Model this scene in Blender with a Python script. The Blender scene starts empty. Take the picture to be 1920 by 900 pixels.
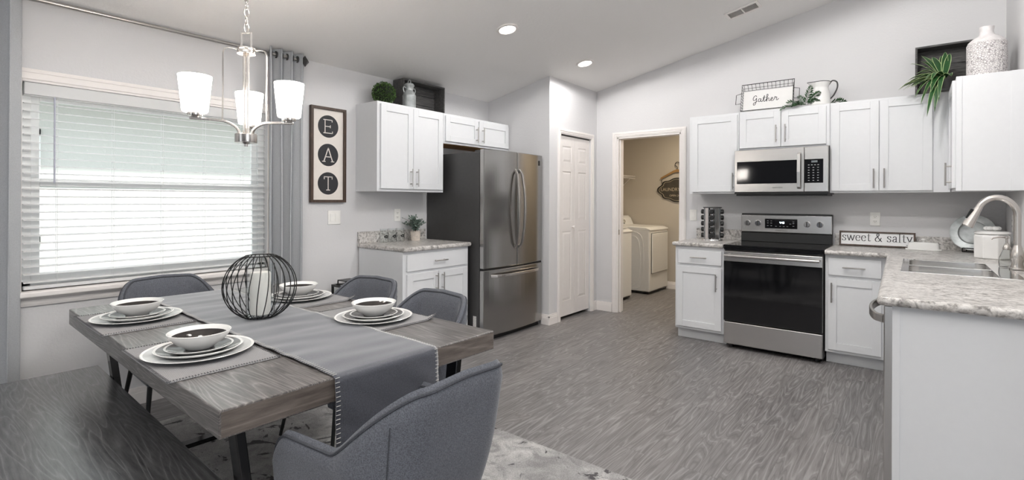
import bpy, bmesh, math, random
from mathutils import Vector, Matrix, noise
random.seed(7)
PI = math.pi
R = math.radians
sc = bpy.context.scene
COL = sc.collection

# ------------------------------------------------------------------ camera
cam_d = bpy.data.cameras.new('camera')
cam = bpy.data.objects.new('camera', cam_d)
COL.objects.link(cam)
FPX, YAW, ROLL, CAMH, CYPX = 944.16, R(38.7614), 0.0037, 1.2945, 376.64
fwd = Vector((-math.sin(YAW), math.cos(YAW), 0))
rt0 = Vector((math.cos(YAW), math.sin(YAW), 0))
up0 = Vector((0, 0, 1))
rt = rt0 * math.cos(ROLL) + up0 * math.sin(ROLL)
upv = -rt0 * math.sin(ROLL) + up0 * math.cos(ROLL)
mw = Matrix((rt, upv, -fwd)).transposed().to_4x4()
mw.translation = Vector((0, 0, CAMH))
cam.matrix_world = mw
cam_d.sensor_width = 36.0
cam_d.lens = 36.0 * FPX / 1920.0
cam_d.shift_y = -(450.0 - CYPX) / 1920.0
cam_d.clip_start = 0.02
sc.camera = cam

# ------------------------------------------------------------------ view, world, sun, fill lights
sc.view_settings.view_transform = 'Standard'
sc.view_settings.look = 'None'
sc.view_settings.gamma = 1.0
sc.view_settings.use_curve_mapping = False
sc.view_settings.exposure = 0.68

world = bpy.data.worlds.new('World')
sc.world = world
world.use_nodes = True
bg = world.node_tree.nodes['Background']
bg.inputs[0].default_value = (0.86, 0.93, 1.0, 1)
bg.inputs[1].default_value = 1.4

def light(name, kind, loc, power, size=None, size_y=None, aim=None, color=(1, 1, 1), shape=None, spread=None):
    d = bpy.data.lights.new(name, kind)
    d.energy = power
    d.color = color
    if kind == 'AREA':
        d.shape = shape or 'RECTANGLE'
        d.size = size
        if d.shape in ('RECTANGLE', 'ELLIPSE'):
            d.size_y = size_y or size
        if spread:
            d.spread = spread
    o = bpy.data.objects.new(name, d)
    COL.objects.link(o)
    o.location = loc
    if aim is not None:
        o.rotation_euler = (Vector(aim) - Vector(loc)).to_track_quat('-Z', 'Y').to_euler()
    return o

sun = light('sun', 'SUN', (0, 0, 9), 2.6, color=(1.0, 0.97, 0.92))
sun.rotation_euler = Vector((-0.62, 0.12, -0.78)).to_track_quat('-Z', 'Y').to_euler()
sun.data.angle = R(3)
# added fill lights at the unseen openings behind and right of the camera
light('rear_opening_fill', 'AREA', (-1.0, -4.4, 1.1), 3, 1.2, 2.0, aim=(-1.0, 2, 1.25), color=(0.96, 0.98, 1.0))
light('side_opening_fill', 'AREA', (4.45, 0.1, 1.45), 26, 2.2, 1.5, aim=(-2, 0.1, 1.3), color=(0.96, 0.98, 1.0))

# added upward fill, bounced off the vaulted ceiling; no lamps stand here
light('ceiling_bounce_fill', 'AREA', (.3, -.5, 2.0), 75, .5, aim=(.3, -.5, 4), color=(1, .99, .97), shape='DISK')
light('ceiling_bounce_fill', 'AREA', (-2.6, -2.4, 1.7), 12, .5, aim=(-2.6, -2.4, 4), color=(1, .99, .97), shape='DISK')

# ------------------------------------------------------------------ helpers
def tagp(o, label=None, cat=None, group=None, kind=None):
    if label: o['label'] = label
    if cat: o['category'] = cat
    if group: o['group'] = group
    if kind: o['kind'] = kind
    return o

def thing(name, label, cat, loc=(0, 0, 0), rz=0.0, group=None, rot=None):
    o = bpy.data.objects.new(name, None)
    o.empty_display_size = 0.05
    COL.objects.link(o)
    o.location = loc
    o.rotation_euler = rot if rot else (0, 0, rz)
    return tagp(o, label, cat, group)

def kids(o):
    return [c for c in COL.objects if c.parent == o]

def copy_tree(o, parent=None):
    c = o.copy()
    COL.objects.link(c)
    if parent is not None:
        c.parent = parent
    for ch in kids(o):
        copy_tree(ch, c)
    return c

def catmull(pts, n=6, closed=False):
    P = [Vector(p) for p in pts]
    out = []
    N = len(P)
    for i in range(N if closed else N - 1):
        p1, p2 = P[i], P[(i + 1) % N]
        p0 = P[(i - 1) % N] if (closed or i > 0) else p1 * 2 - p2
        p3 = P[(i + 2) % N] if (closed or i + 2 < N) else p2 * 2 - p1
        for k in range(n):
            t = k / n
            out.append(0.5 * ((2 * p1) + (p2 - p0) * t + (2 * p0 - 5 * p1 + 4 * p2 - p3) * t * t + (3 * p1 - p0 - 3 * p2 + p3) * t ** 3))
    if not closed:
        out.append(P[-1])
    return out

def hull(pts):
    pts = sorted(set((round(p[0], 6), round(p[1], 6)) for p in pts))
    if len(pts) < 3:
        return pts
    def half(ps):
        h = []
        for p in ps:
            while len(h) > 1 and (h[-1][0] - h[-2][0]) * (p[1] - h[-2][1]) - (h[-1][1] - h[-2][1]) * (p[0] - h[-2][0]) <= 0:
                h.pop()
            h.append(p)
        return h
    a, b = half(pts), half(pts[::-1])
    return a[:-1] + b[:-1]

class MB:
    def __init__(self):
        self.bm = bmesh.new()
        self.mi = 0
    def face(self, vs):
        try:
            f = self.bm.faces.new(vs)
            f.material_index = self.mi
            return f
        except ValueError:
            return None
    def box(self, x0, x1, y0, y1, z0, z1, M=None):
        c = [Vector((x, y, z)) for z in (z0, z1) for y in (y0, y1) for x in (x0, x1)]
        if M is not None:
            c = [M @ p for p in c]
        v = [self.bm.verts.new(p) for p in c]
        for q in ((0, 2, 3, 1), (4, 5, 7, 6), (0, 1, 5, 4), (2, 6, 7, 3), (0, 4, 6, 2), (1, 3, 7, 5)):
            self.face([v[i] for i in q])
        return self
    def ring(self, c, n, r, seg, up=None):
        n = n.normalized()
        a = n.orthogonal().normalized() if up is None else (up - n * up.dot(n)).normalized()
        b = n.cross(a)
        return [self.bm.verts.new(c + (a * math.cos(2 * PI * k / seg) + b * math.sin(2 * PI * k / seg)) * r) for k in range(seg)], a
    def cyl(self, p, q, r, r2=None, seg=16, caps=True):
        p, q = Vector(p), Vector(q)
        r2 = r if r2 is None else r2
        A, up = self.ring(p, q - p, r, seg)
        B, _ = self.ring(q, q - p, r2, seg, up)
        for k in range(seg):
            self.face([A[k], A[(k + 1) % seg], B[(k + 1) % seg], B[k]])
        if caps:
            self.face(A[::-1]); self.face(B)
        return self
    def tube(self, pts, r, seg=8, closed=False, radii=None, flat=None):
        P = [Vector(p) for p in pts]
        N = len(P)
        rings = []
        up = None
        for i in range(N):
            if closed:
                t = P[(i + 1) % N] - P[(i - 1) % N]
            else:
                t = P[min(i + 1, N - 1)] - P[max(i - 1, 0)]
            if t.length < 1e-9:
                t = Vector((0, 0, 1))
            t.normalize()
            if up is None:
                up = t.orthogonal().normalized()
            up = (up - t * up.dot(t))
            up = up.normalized() if up.length > 1e-6 else t.orthogonal().normalized()
            rr = radii[i] if radii else r
            b = t.cross(up)
            rings.append([self.bm.verts.new(P[i] + (up * math.cos(2 * PI * k / seg) + b * math.sin(2 * PI * k / seg)) * rr) for k in range(seg)])
        M = N if closed else N - 1
        for i in range(M):
            A, B = rings[i], rings[(i + 1) % N]
            for k in range(seg):
                self.face([A[k], A[(k + 1) % seg], B[(k + 1) % seg], B[k]])
        if not closed:
            self.face(rings[0][::-1]); self.face(rings[-1])
        return self
    def sweep(self, pts, w, h, side):
        """flat bar: w along 'side', h along the normal"""
        P = [Vector(p) for p in pts]
        N = len(P)
        side = Vector(side).normalized()
        rings = []
        for i in range(N):
            t = (P[min(i + 1, N - 1)] - P[max(i - 1, 0)]).normalized()
            n = side.cross(t).normalized()
            rings.append([self.bm.verts.new(P[i] + side * (a * w / 2) + n * (b * h / 2)) for a, b in ((-1, -1), (1, -1), (1, 1), (-1, 1))])
        for i in range(N - 1):
            for k in range(4):
                self.face([rings[i][k], rings[i][(k + 1) % 4], rings[i + 1][(k + 1) % 4], rings[i + 1][k]])
        self.face(rings[0][::-1]); self.face(rings[-1])
        return self
    def lathe(self, prof, seg=32, c=(0, 0, 0), sx=1.0, sy=1.0, mats=None, M=None):
        c = Vector(c)
        rings = []
        for r, z in prof:
            if r < 1e-6:
                p = c + Vector((0, 0, z))
                rings.append([self.bm.verts.new(M @ p if M is not None else p)])
            else:
                ring = []
                for k in range(seg):
                    p = c + Vector((r * sx * math.cos(2 * PI * k / seg), r * sy * math.sin(2 * PI * k / seg), z))
                    ring.append(self.bm.verts.new(M @ p if M is not None else p))
                rings.append(ring)
        for i in range(len(rings) - 1):
            if mats: self.mi = mats[i]
            A, B = rings[i], rings[i + 1]
            for k in range(seg):
                k2 = (k + 1) % seg
                if len(A) == 1 and len(B) == 1: continue
                if len(A) == 1: self.face([A[0], B[k2], B[k]])
                elif len(B) == 1: self.face([A[k], A[k2], B[0]])
                else: self.face([A[k], A[k2], B[k2], B[k]])
        self.mi = 0
        return self
    def prism(self, poly, t0, t1, f=None):
        """poly in 2-D extruded from t0 to t1; f maps (u,v,t) to 3-D"""
        f = f or (lambda u, v, t: (u, v, t))
        A = [self.bm.verts.new(f(u, v, t0)) for u, v in poly]
        B = [self.bm.verts.new(f(u, v, t1)) for u, v in poly]
        n = len(poly)
        self.face(A[::-1]); self.face(B)
        for k in range(n):
            self.face([A[k], A[(k + 1) % n], B[(k + 1) % n], B[k]])
        return self
    def grid(self, fn, nu, nv, closed_u=False):
        V = [[self.bm.verts.new(fn(i / nu, j / nv)) for j in range(nv + 1)] for i in range(nu if closed_u else nu + 1)]
        for i in range(nu):
            i2 = (i + 1) % len(V)
            for j in range(nv):
                self.face([V[i][j], V[i2][j], V[i2][j + 1], V[i][j + 1]])
        return self
    def ball(self, c, r, su=16, sv=10, s=(1, 1, 1)):
        prof = [(math.sin(PI * i / sv) * r, -math.cos(PI * i / sv) * r) for i in range(sv + 1)]
        prof[0] = (0, -r); prof[-1] = (0, r)
        M = Matrix.Translation(Vector(c)) @ Matrix.Diagonal((s[0], s[1], s[2], 1))
        return self.lathe(prof, su, M=M)
    def stroke(self, pts, a, b, f, t0, t1):
        for p, q in zip(pts[:-1], pts[1:]):
            h = hull([(r_[0] + i * a, r_[1] + j * b) for r_ in (p, q) for i in (-1, 1) for j in (-1, 1)])
            if len(h) > 2:
                self.prism(h, t0, t1, f)
        return self
    def build(self, name, m, parent=None, smooth=False, bevel=0.0, seg=2, solid=0.0, sub=0, loc=None, rot=None, ang=35, off=0):
        bm = self.bm
        bmesh.ops.recalc_face_normals(bm, faces=bm.faces[:])
        if smooth:
            for f in bm.faces: f.smooth = True
            for e in bm.edges:
                if len(e.link_faces) == 2 and e.calc_face_angle(0) > R(ang):
                    e.smooth = False
        me = bpy.data.meshes.new(name)
        bm.to_mesh(me); bm.free()
        for mm in (m if isinstance(m, (list, tuple)) else [m]):
            me.materials.append(mm)
        o = bpy.data.objects.new(name, me)
        COL.objects.link(o)
        if parent is not None: o.parent = parent
        if loc: o.location = loc
        if rot: o.rotation_euler = rot
        if solid:
            s = o.modifiers.new('solid', 'SOLIDIFY'); s.thickness = solid; s.offset = off
        if sub:
            s = o.modifiers.new('sub', 'SUBSURF'); s.levels = sub; s.render_levels = sub
        if bevel:
            s = o.modifiers.new('bevel', 'BEVEL'); s.width = bevel; s.segments = seg; s.limit_method = 'ANGLE'; s.angle_limit = R(40)
        return o

def bx(name, m, parent, x0, x1, y0, y1, z0, z1, bevel=0.0, seg=2):
    return MB().box(x0, x1, y0, y1, z0, z1).build(name, m, parent, bevel=bevel, seg=seg)

def struct(o):
    o['kind'] = 'structure'
    return o

# ------------------------------------------------------------------ materials
def srgb(r, g, b):
    f = lambda c: (c / 255 / 12.92) if c / 255 <= 0.04045 else ((c / 255 + 0.055) / 1.055) ** 2.4
    return (f(r), f(g), f(b), 1)

class NT:
    def __init__(self, name):
        self.m = bpy.data.materials.new(name)
        self.m.use_nodes = True
        self.t = self.m.node_tree
        self.b = self.t.nodes['Principled BSDF']
    def n(self, typ, **kw):
        nd = self.t.nodes.new(typ)
        for k, v in kw.items():
            if k.startswith('_'):
                setattr(nd, k[1:], v)
            else:
                nd.inputs[k.replace('__', ' ')].default_value = v
        return nd
    def l(self, a, b):
        self.t.links.new(a, b)
    def coord(self, kind='Object', scale=(1, 1, 1), rot=(0, 0, 0)):
        tc = self.n('ShaderNodeTexCoord')
        mp = self.n('ShaderNodeMapping')
        mp.inputs['Scale'].default_value = scale
        mp.inputs['Rotation'].default_value = rot
        self.l(tc.outputs[kind], mp.inputs['Vector'])
        return mp.outputs['Vector']
    def ramp(self, fac, stops):
        r = self.n('ShaderNodeValToRGB')
        el = r.color_ramp.elements
        while len(el) < len(stops): el.new(0.5)
        for e, (p, c) in zip(el, stops):
            e.position = p; e.color = c
        self.l(fac, r.inputs['Fac'])
        return r.outputs['Color']
    def math(self, op, a, b=None):
        m = self.n('ShaderNodeMath', _operation=op)
        for i, v in enumerate((a, b)):
            if v is None: continue
            if isinstance(v, (int, float)): m.inputs[i].default_value = v
            else: self.l(v, m.inputs[i])
        return m.outputs[0]
    def mix(self, fac, a, b, mode='MIX'):
        m = self.n('ShaderNodeMix', _data_type='RGBA', _blend_type=mode)
        for s, v in ((0, fac), (6, a), (7, b)):
            if isinstance(v, (int, float)): m.inputs[s].default_value = v
            elif isinstance(v, tuple): m.inputs[s].default_value = v
            else: self.l(v, m.inputs[s])
        return m.outputs[2]
    def bump(self, h, strength=0.2, dist=0.01):
        b = self.n('ShaderNodeBump')
        b.inputs['Strength'].default_value = strength
        b.inputs['Distance'].default_value = dist
        self.l(h, b.inputs['Height'])
        self.l(b.outputs['Normal'], self.b.inputs['Normal'])
    def base(self, c, rough=0.5, metal=0.0):
        if isinstance(c, tuple): self.b.inputs['Base Color'].default_value = c
        else: self.l(c, self.b.inputs['Base Color'])
        self.b.inputs['Roughness'].default_value = rough
        self.b.inputs['Metallic'].default_value = metal
        return self

def plain(name, c, rough=0.5, metal=0.0, var=0.04, scale=30.0, bump=0.0):
    k = NT(name)
    v = k.coord()
    nz = k.n('ShaderNodeTexNoise', Scale=scale, Detail=3.0)
    k.l(v, nz.inputs['Vector'])
    lo = tuple(x * (1 - var) for x in c[:3]) + (1,)
    hi = tuple(min(1, x * (1 + var)) for x in c[:3]) + (1,)
    k.base(k.ramp(nz.outputs['Fac'], [(0.3, lo), (0.7, hi)]), rough, metal)
    if bump:
        k.bump(nz.outputs['Fac'], bump, 0.004)
    return k.m

def wallmat(name, c, bump=0.25, scale=70):
    k = NT(name)
    v = k.coord()
    nz = k.n('ShaderNodeTexNoise', Scale=scale, Detail=4.0, Roughness=0.6)
    k.l(v, nz.inputs['Vector'])
    k.base(c, 0.75)
    k.bump(nz.outputs['Fac'], bump, 0.006)
    return k.m

def woodmat(name, dark, light_, rough=0.4, along='X', freq=14.0, stretch=10.0, scale=2.6, bump=0.12, lines=0.5):
    k = NT(name)
    s = {'X': (1 / stretch, 1, 1), 'Y': (1, 1 / stretch, 1), 'Z': (1, 1, 1 / stretch)}[along]
    v = k.coord(scale=tuple(x * scale for x in s))
    n1 = k.n('ShaderNodeTexNoise', Scale=2.0, Detail=2.0, Roughness=0.45, Distortion=0.35)
    k.l(v, n1.inputs['Vector'])
    fr = k.math('FRACT', k.math('MULTIPLY', n1.outputs['Fac'], freq))
    tri = k.math('ABSOLUTE', k.math('SUBTRACT', fr, 0.5))
    line = k.ramp(tri, [(0.0, (1, 1, 1, 1)), (0.09, (0.35, 0.35, 0.35, 1)), (0.3, (0, 0, 0, 1))])
    n2 = k.n('ShaderNodeTexNoise', Scale=26.0, Detail=5.0, Roughness=0.65)
    k.l(v, n2.inputs['Vector'])
    basec = k.ramp(n2.outputs['Fac'], [(0.3, dark), (0.75, tuple((a + b) / 2 for a, b in zip(dark, light_)))])
    brk = k.math('MULTIPLY', line, k.math('MULTIPLY', n2.outputs['Fac'], lines * 1.6))
    k.base(k.mix(brk, basec, light_), rough)
    k.bump(k.math('ADD', k.math('MULTIPLY', n2.outputs['Fac'], 0.6), k.math('MULTIPLY', line, -0.5)), bump, 0.004)
    return k.m

def coat(m, w=.6, r=.12):
    b = m.node_tree.nodes['Principled BSDF']
    b.inputs['Coat Weight'].default_value = w; b.inputs['Coat Roughness'].default_value = r
    return m

def steel(name, c=(0.60, 0.585, 0.57, 1), rough=0.27, along='Z'):
    k = NT(name)
    s = {'X': (0.6, 160, 160), 'Y': (160, 0.6, 160), 'Z': (160, 160, 0.6)}[along]
    v = k.coord(scale=s)
    nz = k.n('ShaderNodeTexNoise', Scale=3.0, Detail=2.0)
    k.l(v, nz.inputs['Vector'])
    k.base(k.ramp(nz.outputs['Fac'], [(0.3, tuple(x * 0.93 for x in c[:3]) + (1,)), (0.7, c)]), rough, 1.0)
    k.bump(nz.outputs['Fac'], 0.02, 0.001)
    return k.m

def fabric(name, c, c2, scale=900, rough=0.95, bump=0.3, sheen=0.0, mottle=0.0):
    k = NT(name)
    v = k.coord()
    a = k.n('ShaderNodeTexNoise', Scale=scale * 0.35, Detail=2.0)
    k.l(v, a.inputs['Vector'])
    col = k.ramp(a.outputs['Fac'], [(0.35, c), (0.65, c2)])
    if mottle:
        b = k.n('ShaderNodeTexNoise', Scale=9.0, Detail=5.0)
        k.l(v, b.inputs['Vector'])
        col = k.mix(mottle, col, k.ramp(b.outputs['Fac'], [(0.3, (0.35, 0.35, 0.36, 1)), (0.7, (1, 1, 1, 1))]), 'MULTIPLY')
    k.base(col, rough)
    if sheen:
        k.b.inputs['Sheen Weight'].default_value = sheen
        k.b.inputs['Sheen Roughness'].default_value = 0.4
    k.bump(a.outputs['Fac'], bump, 0.002)
    return k.m

def granite(name):
    k = NT(name)
    v = k.coord()
    n1 = k.n('ShaderNodeTexNoise', Scale=16.0, Detail=6.0, Roughness=0.7, Distortion=1.6)
    n2 = k.n('ShaderNodeTexNoise', Scale=60.0, Detail=4.0, Roughness=0.7)
    n3 = k.n('ShaderNodeTexNoise', Scale=5.0, Detail=3.0)
    for n in (n1, n2, n3): k.l(v, n.inputs['Vector'])
    c1 = k.ramp(n1.outputs['Fac'], [(0.28, srgb(104, 101, 99)), (0.40, srgb(160, 156, 152)), (0.5, srgb(204, 200, 196)), (0.62, srgb(226, 223, 220)), (0.75, srgb(170, 162, 156))])
    c2 = k.ramp(n2.outputs['Fac'], [(0.33, (0.28, 0.27, 0.27, 1)), (0.48, (0.95, 0.95, 0.95, 1)), (0.65, (1, 1, 1, 1))])
    col = k.mix(0.8, c1, c2, 'MULTIPLY')
    col = k.mix(0.3, col, k.ramp(n3.outputs['Fac'], [(0.35, (0.7, 0.68, 0.66, 1)), (0.65, (1, 1, 1, 1))]), 'MULTIPLY')
    k.base(col, 0.28)
    return k.m

def floormat():
    k = NT('vinyl_plank')
    tc = k.n('ShaderNodeTexCoord')
    sep = k.n('ShaderNodeSeparateXYZ'); k.l(tc.outputs['Object'], sep.inputs[0])
    cmb = k.n('ShaderNodeCombineXYZ'); k.l(sep.outputs[1], cmb.inputs[0]); k.l(sep.outputs[0], cmb.inputs[1])
    br = k.n('ShaderNodeTexBrick', Scale=1.0, Mortar__Size=0.0012, Mortar__Smooth=0.2, Brick__Width=1.22, Row__Height=0.18, Bias=0.0)
    br.offset = 0.37
    br.inputs['Color1'].default_value = (0, 0, 0, 1); br.inputs['Color2'].default_value = (1, 1, 1, 1)
    br.inputs['Mortar'].default_value = (0.5, 0.5, 0.5, 1)
    k.l(cmb.outputs[0], br.inputs['Vector'])
    mp = k.n('ShaderNodeMapping'); mp.inputs['Scale'].default_value = (9.0, 0.9, 1)
    k.l(tc.outputs['Object'], mp.inputs['Vector'])
    rnd = k.math('MULTIPLY', br.outputs['Color'], 37.0)
    n1 = k.n('ShaderNodeTexNoise', _noise_dimensions='4D', Scale=1.0, Detail=2.0, Roughness=0.5, Distortion=0.4)
    k.l(mp.outputs[0], n1.inputs['Vector']); k.l(rnd, n1.inputs['W'])
    fr = k.math('FRACT', k.math('MULTIPLY', n1.outputs['Fac'], 15.0))
    tri = k.math('ABSOLUTE', k.math('SUBTRACT', fr, 0.5))
    mp2 = k.n('ShaderNodeMapping'); mp2.inputs['Scale'].default_value = (70.0, 3.2, 1)
    k.l(tc.outputs['Object'], mp2.inputs['Vector'])
    n2 = k.n('ShaderNodeTexNoise', _noise_dimensions='4D', Scale=1.0, Detail=4.0, Roughness=0.7)
    k.l(mp2.outputs[0], n2.inputs['Vector']); k.l(rnd, n2.inputs['W'])
    col = k.ramp(n2.outputs['Fac'], [(0.28, srgb(98, 95, 95)), (0.5, srgb(122, 119, 119)), (0.72, srgb(140, 137, 137))])
    tone = k.ramp(br.outputs['Color'], [(0.0, (0.88, 0.88, 0.88, 1)), (1.0, (1.06, 1.05, 1.04, 1))])
    col = k.mix(1.0, col, tone, 'MULTIPLY')
    ln = k.ramp(tri, [(0.0, (1, 1, 1, 1)), (0.16, (0.0, 0.0, 0.0, 1))])
    col = k.mix(k.math('MULTIPLY', ln, k.math('MULTIPLY', n2.outputs['Fac'], 0.75)), col, srgb(172, 169, 169))
    dk = k.ramp(tri, [(0.36, (0, 0, 0, 1)), (0.5, (1, 1, 1, 1))])
    col = k.mix(k.math('MULTIPLY', dk, k.math('MULTIPLY', n2.outputs['Fac'], 0.8)), col, srgb(78, 75, 75))
    col = k.mix(k.math('MULTIPLY', br.outputs['Fac'], 0.6), col, srgb(80, 77, 76))
    k.base(col, 0.42)
    k.bump(n2.outputs['Fac'], 0.12, 0.003)
    return k.m

def rugmat():
    k = NT('rug_pile')
    v = k.coord()
    n0 = k.n('ShaderNodeTexNoise', Scale=2.2, Detail=3.0, Distortion=0.4)
    n1 = k.n('ShaderNodeTexNoise', Scale=4.2, Detail=4.0, Roughness=0.6, Distortion=2.2)
    n2 = k.n('ShaderNodeTexNoise', Scale=190.0, Detail=2.0)
    n3 = k.n('ShaderNodeTexNoise', Scale=7.5, Detail=5.0, Roughness=0.7, Distortion=1.2)
    for n in (n0, n1, n2, n3): k.l(v, n.inputs['Vector'])
    base = k.ramp(n3.outputs['Fac'], [(0.35, srgb(150, 148, 147)), (0.5, srgb(188, 186, 184)), (0.65, srgb(208, 206, 204))])
    gr = k.ramp(n0.outputs['Fac'], [(0.46, (0, 0, 0, 1)), (0.54, (1, 1, 1, 1))])
    base = k.mix(k.math('MULTIPLY', gr, 0.55), base, srgb(140, 138, 138))
    dk = k.ramp(n1.outputs['Fac'], [(0.60, (0, 0, 0, 1)), (0.63, (1, 1, 1, 1))])
    col = k.mix(k.math('MULTIPLY', dk, 0.9), base, srgb(70, 68, 70))
    col = k.mix(0.55, col, k.ramp(n2.outputs['Fac'], [(0.35, (0.55, 0.55, 0.55, 1)), (0.6, (1, 1, 1, 1))]), 'MULTIPLY')
    k.base(col, 0.98)
    k.bump(n2.outputs['Fac'], 0.6, 0.006)
    return k.m

def weave(name, c, c2, s=230.0):
    k = NT(name)
    v = k.coord()
    w1 = k.n('ShaderNodeTexWave', Scale=s * 0.32, _bands_direction='X')
    w2 = k.n('ShaderNodeTexWave', Scale=s * 0.32, _bands_direction='Y')
    for n in (w1, w2): k.l(v, n.inputs['Vector'])
    h = k.math('MULTIPLY', w1.outputs['Fac'], w2.outputs['Fac'])
    k.base(k.ramp(h, [(0.1, c), (0.6, c2)]), 0.95)
    k.bump(h, 0.6, 0.004)
    return k.m

def emis(name, c, s, rough=0.3):
    k = NT(name)
    k.base(c, rough)
    k.b.inputs['Emission Color'].default_value = c
    k.b.inputs['Emission Strength'].default_value = s
    return k.m

def thin_glass(name, tint=(1, 1, 1, 1), refl=0.06, fres=True):
    m = bpy.data.materials.new(name)
    m.use_nodes = True
    t = m.node_tree
    t.nodes.remove(t.nodes['Principled BSDF'])
    tr = t.nodes.new('ShaderNodeBsdfTransparent'); tr.inputs[0].default_value = tint
    gl = t.nodes.new('ShaderNodeBsdfGlossy'); gl.inputs['Roughness'].default_value = 0.02
    mx = t.nodes.new('ShaderNodeMixShader')
    lw = t.nodes.new('ShaderNodeLayerWeight'); lw.inputs['Blend'].default_value = refl
    t.links.new(lw.outputs['Fresnel'], mx.inputs[0])
    t.links.new(tr.outputs[0], mx.inputs[1]); t.links.new(gl.outputs[0], mx.inputs[2])
    t.links.new(mx.outputs[0], t.nodes['Material Output'].inputs[0])
    return m

M_wall = wallmat('wall_paint', srgb(214, 213, 214))
M_ceil = wallmat('ceiling_paint', srgb(237, 235, 233), bump=0.35, scale=38)
M_liv = wallmat('low_bounce_dark', srgb(112, 117, 124))  # unseen living walls, darkened to cut the light they bounce back
M_laun = wallmat('laundry_paint', srgb(186, 178, 166))
M_trim = plain('white_trim_paint', srgb(236, 231, 228), 0.4, var=0.01)
M_cab = plain('cabinet_white', srgb(223, 224, 226), 0.38, var=0.008)
M_cabin = plain('cabinet_raw_wood', srgb(176, 128, 66), 0.6, var=0.1)
M_gran = granite('granite_laminate')
M_floor = floormat()
M_rug = rugmat()
M_table = woodmat('table_wood', srgb(62, 58, 57), srgb(148, 142, 139), 0.33, 'X', 22, 12, 4.6, lines=0.9)
M_bench = woodmat('bench_wood', srgb(40, 40, 41), srgb(128, 128, 129), 0.3, 'X', 22, 12, 4.4, lines=0.6)
coat(M_bench, .8, .2); coat(M_table, .6, .2)
M_steelz = steel('stainless_vertical', along='X')
M_steelx = steel('stainless_horizontal', along='Y')
M_steelf = steel('stainless_fridge', (0.42, 0.41, 0.40, 1), 0.2, along='Y')
M_nickel = plain('brushed_nickel', (0.60, 0.57, 0.54, 1), 0.27, 1.0, var=0.03)
M_chrome = plain('chrome', (0.78, 0.78, 0.78, 1), 0.08, 1.0, var=0.02)
M_handle = plain('handle_nickel', (0.45, 0.43, 0.41, 1), 0.3, 1.0, var=0.03)
M_dark = plain('dark_grey_metal', srgb(72, 71, 71), 0.45, 0.3, var=0.04)
M_black = plain('black_metal', (0.012, 0.012, 0.012, 1), 0.35, 0.2, var=0.1)
M_blackg = plain('black_glass', (0.006, 0.006, 0.007, 1), 0.06, 0.0, var=0.02)
M_leg = plain('black_polished_metal', (0.05, 0.05, 0.052, 1), 0.16, 0.9, var=0.05)
M_chair = fabric('chair_tweed', srgb(84, 86, 93), srgb(112, 115, 123), 900, sheen=.25, mottle=0.15)
M_pipe = fabric('chair_piping', srgb(62, 64, 70), srgb(78, 80, 86), 900)
M_run = fabric('runner_velvet', srgb(66, 68, 77), srgb(82, 84, 93), 700, 0.55, 0.12, sheen=1.0, mottle=0.1)
M_curt = fabric('curtain_linen', srgb(182, 184, 187), srgb(200, 202, 205), 800, 0.9, 0.2)
M_mat = weave('placemat_weave', srgb(128, 127, 128), srgb(205, 204, 205))
M_stitch = plain('stitch_thread', srgb(205, 203, 200), 0.8)
M_white = plain('white_ceramic', srgb(236, 235, 233), 0.14, var=0.01)
M_plate = plain('pale_grey_ceramic', srgb(200, 200, 200), 0.14, var=0.02)
M_glaze = plain('grey_glaze', srgb(112, 110, 109), 0.12, var=0.06)
M_darkgl = plain('charcoal_glaze', srgb(48, 44, 43), 0.08, var=0.06)
M_appl = plain('appliance_white', srgb(228, 226, 222), 0.3, var=0.01)
M_plast = plain('switch_plastic', srgb(240, 238, 234), 0.35, var=0.01)
M_slot = plain('slot_dark', srgb(60, 58, 56), 0.6)
M_frame = woodmat('walnut_frame', srgb(52, 38, 30), srgb(104, 82, 68), 0.5, 'Z', 10, 9, 6.0)
M_paper = plain('sign_paper', srgb(226, 219, 212), 0.7, var=0.015)
M_ink = plain('sign_ink', srgb(38, 38, 42), 0.6)
M_crate = woodmat('grey_crate_wood', srgb(58, 57, 57), srgb(118, 116, 114), 0.7, 'X', 12, 9, 5.0)
M_galv = plain('galvanised_metal', srgb(176, 180, 180), 0.45, 0.6, var=0.2, scale=22)
M_leaf = plain('boxwood_leaf', srgb(62, 92, 34), 0.6, var=0.45, scale=60)
M_leafd = plain('fern_leaf', srgb(46, 84, 46), 0.5, var=0.35, scale=30)
M_sage = plain('sage_leaf', srgb(104, 122, 112), 0.7, var=0.3, scale=40)
M_spid = plain('spider_leaf', srgb(34, 78, 36), 0.4, var=0.2, scale=20)
M_spide = plain('spider_leaf_edge', srgb(176, 196, 140), 0.5, var=0.1)
M_bark = plain('stem_brown', srgb(70, 56, 40), 0.8)
M_candle = plain('candle_wax', srgb(232, 228, 222), 0.55, var=0.01)
M_glass = thin_glass('clear_glass', (0.97, 0.98, 0.98, 1), 0.05)
M_pane = thin_glass('window_glass', (0.97, 0.99, 0.98, 1), 0.05)
def translucent(m, c, f):
    t = m.node_tree
    out = t.nodes['Material Output']; b = t.nodes['Principled BSDF']
    tl = t.nodes.new('ShaderNodeBsdfTranslucent'); tl.inputs[0].default_value = c
    mx = t.nodes.new('ShaderNodeMixShader'); mx.inputs[0].default_value = f
    t.links.new(b.outputs[0], mx.inputs[1]); t.links.new(tl.outputs[0], mx.inputs[2]); t.links.new(mx.outputs[0], out.inputs[0])
    return m
M_blind = translucent(plain('blind_slat', srgb(246, 246, 246), 0.45, var=0.01), (.95, .95, .95, 1), .35)
translucent(M_curt, srgb(206, 209, 213), .18)
M_vinyl = plain('window_vinyl', srgb(244, 245, 244), 0.35, var=0.01)
M_shade = emis('lit_opal_glass', (1.0, 0.94, 0.87, 1), 18.0)
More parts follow.
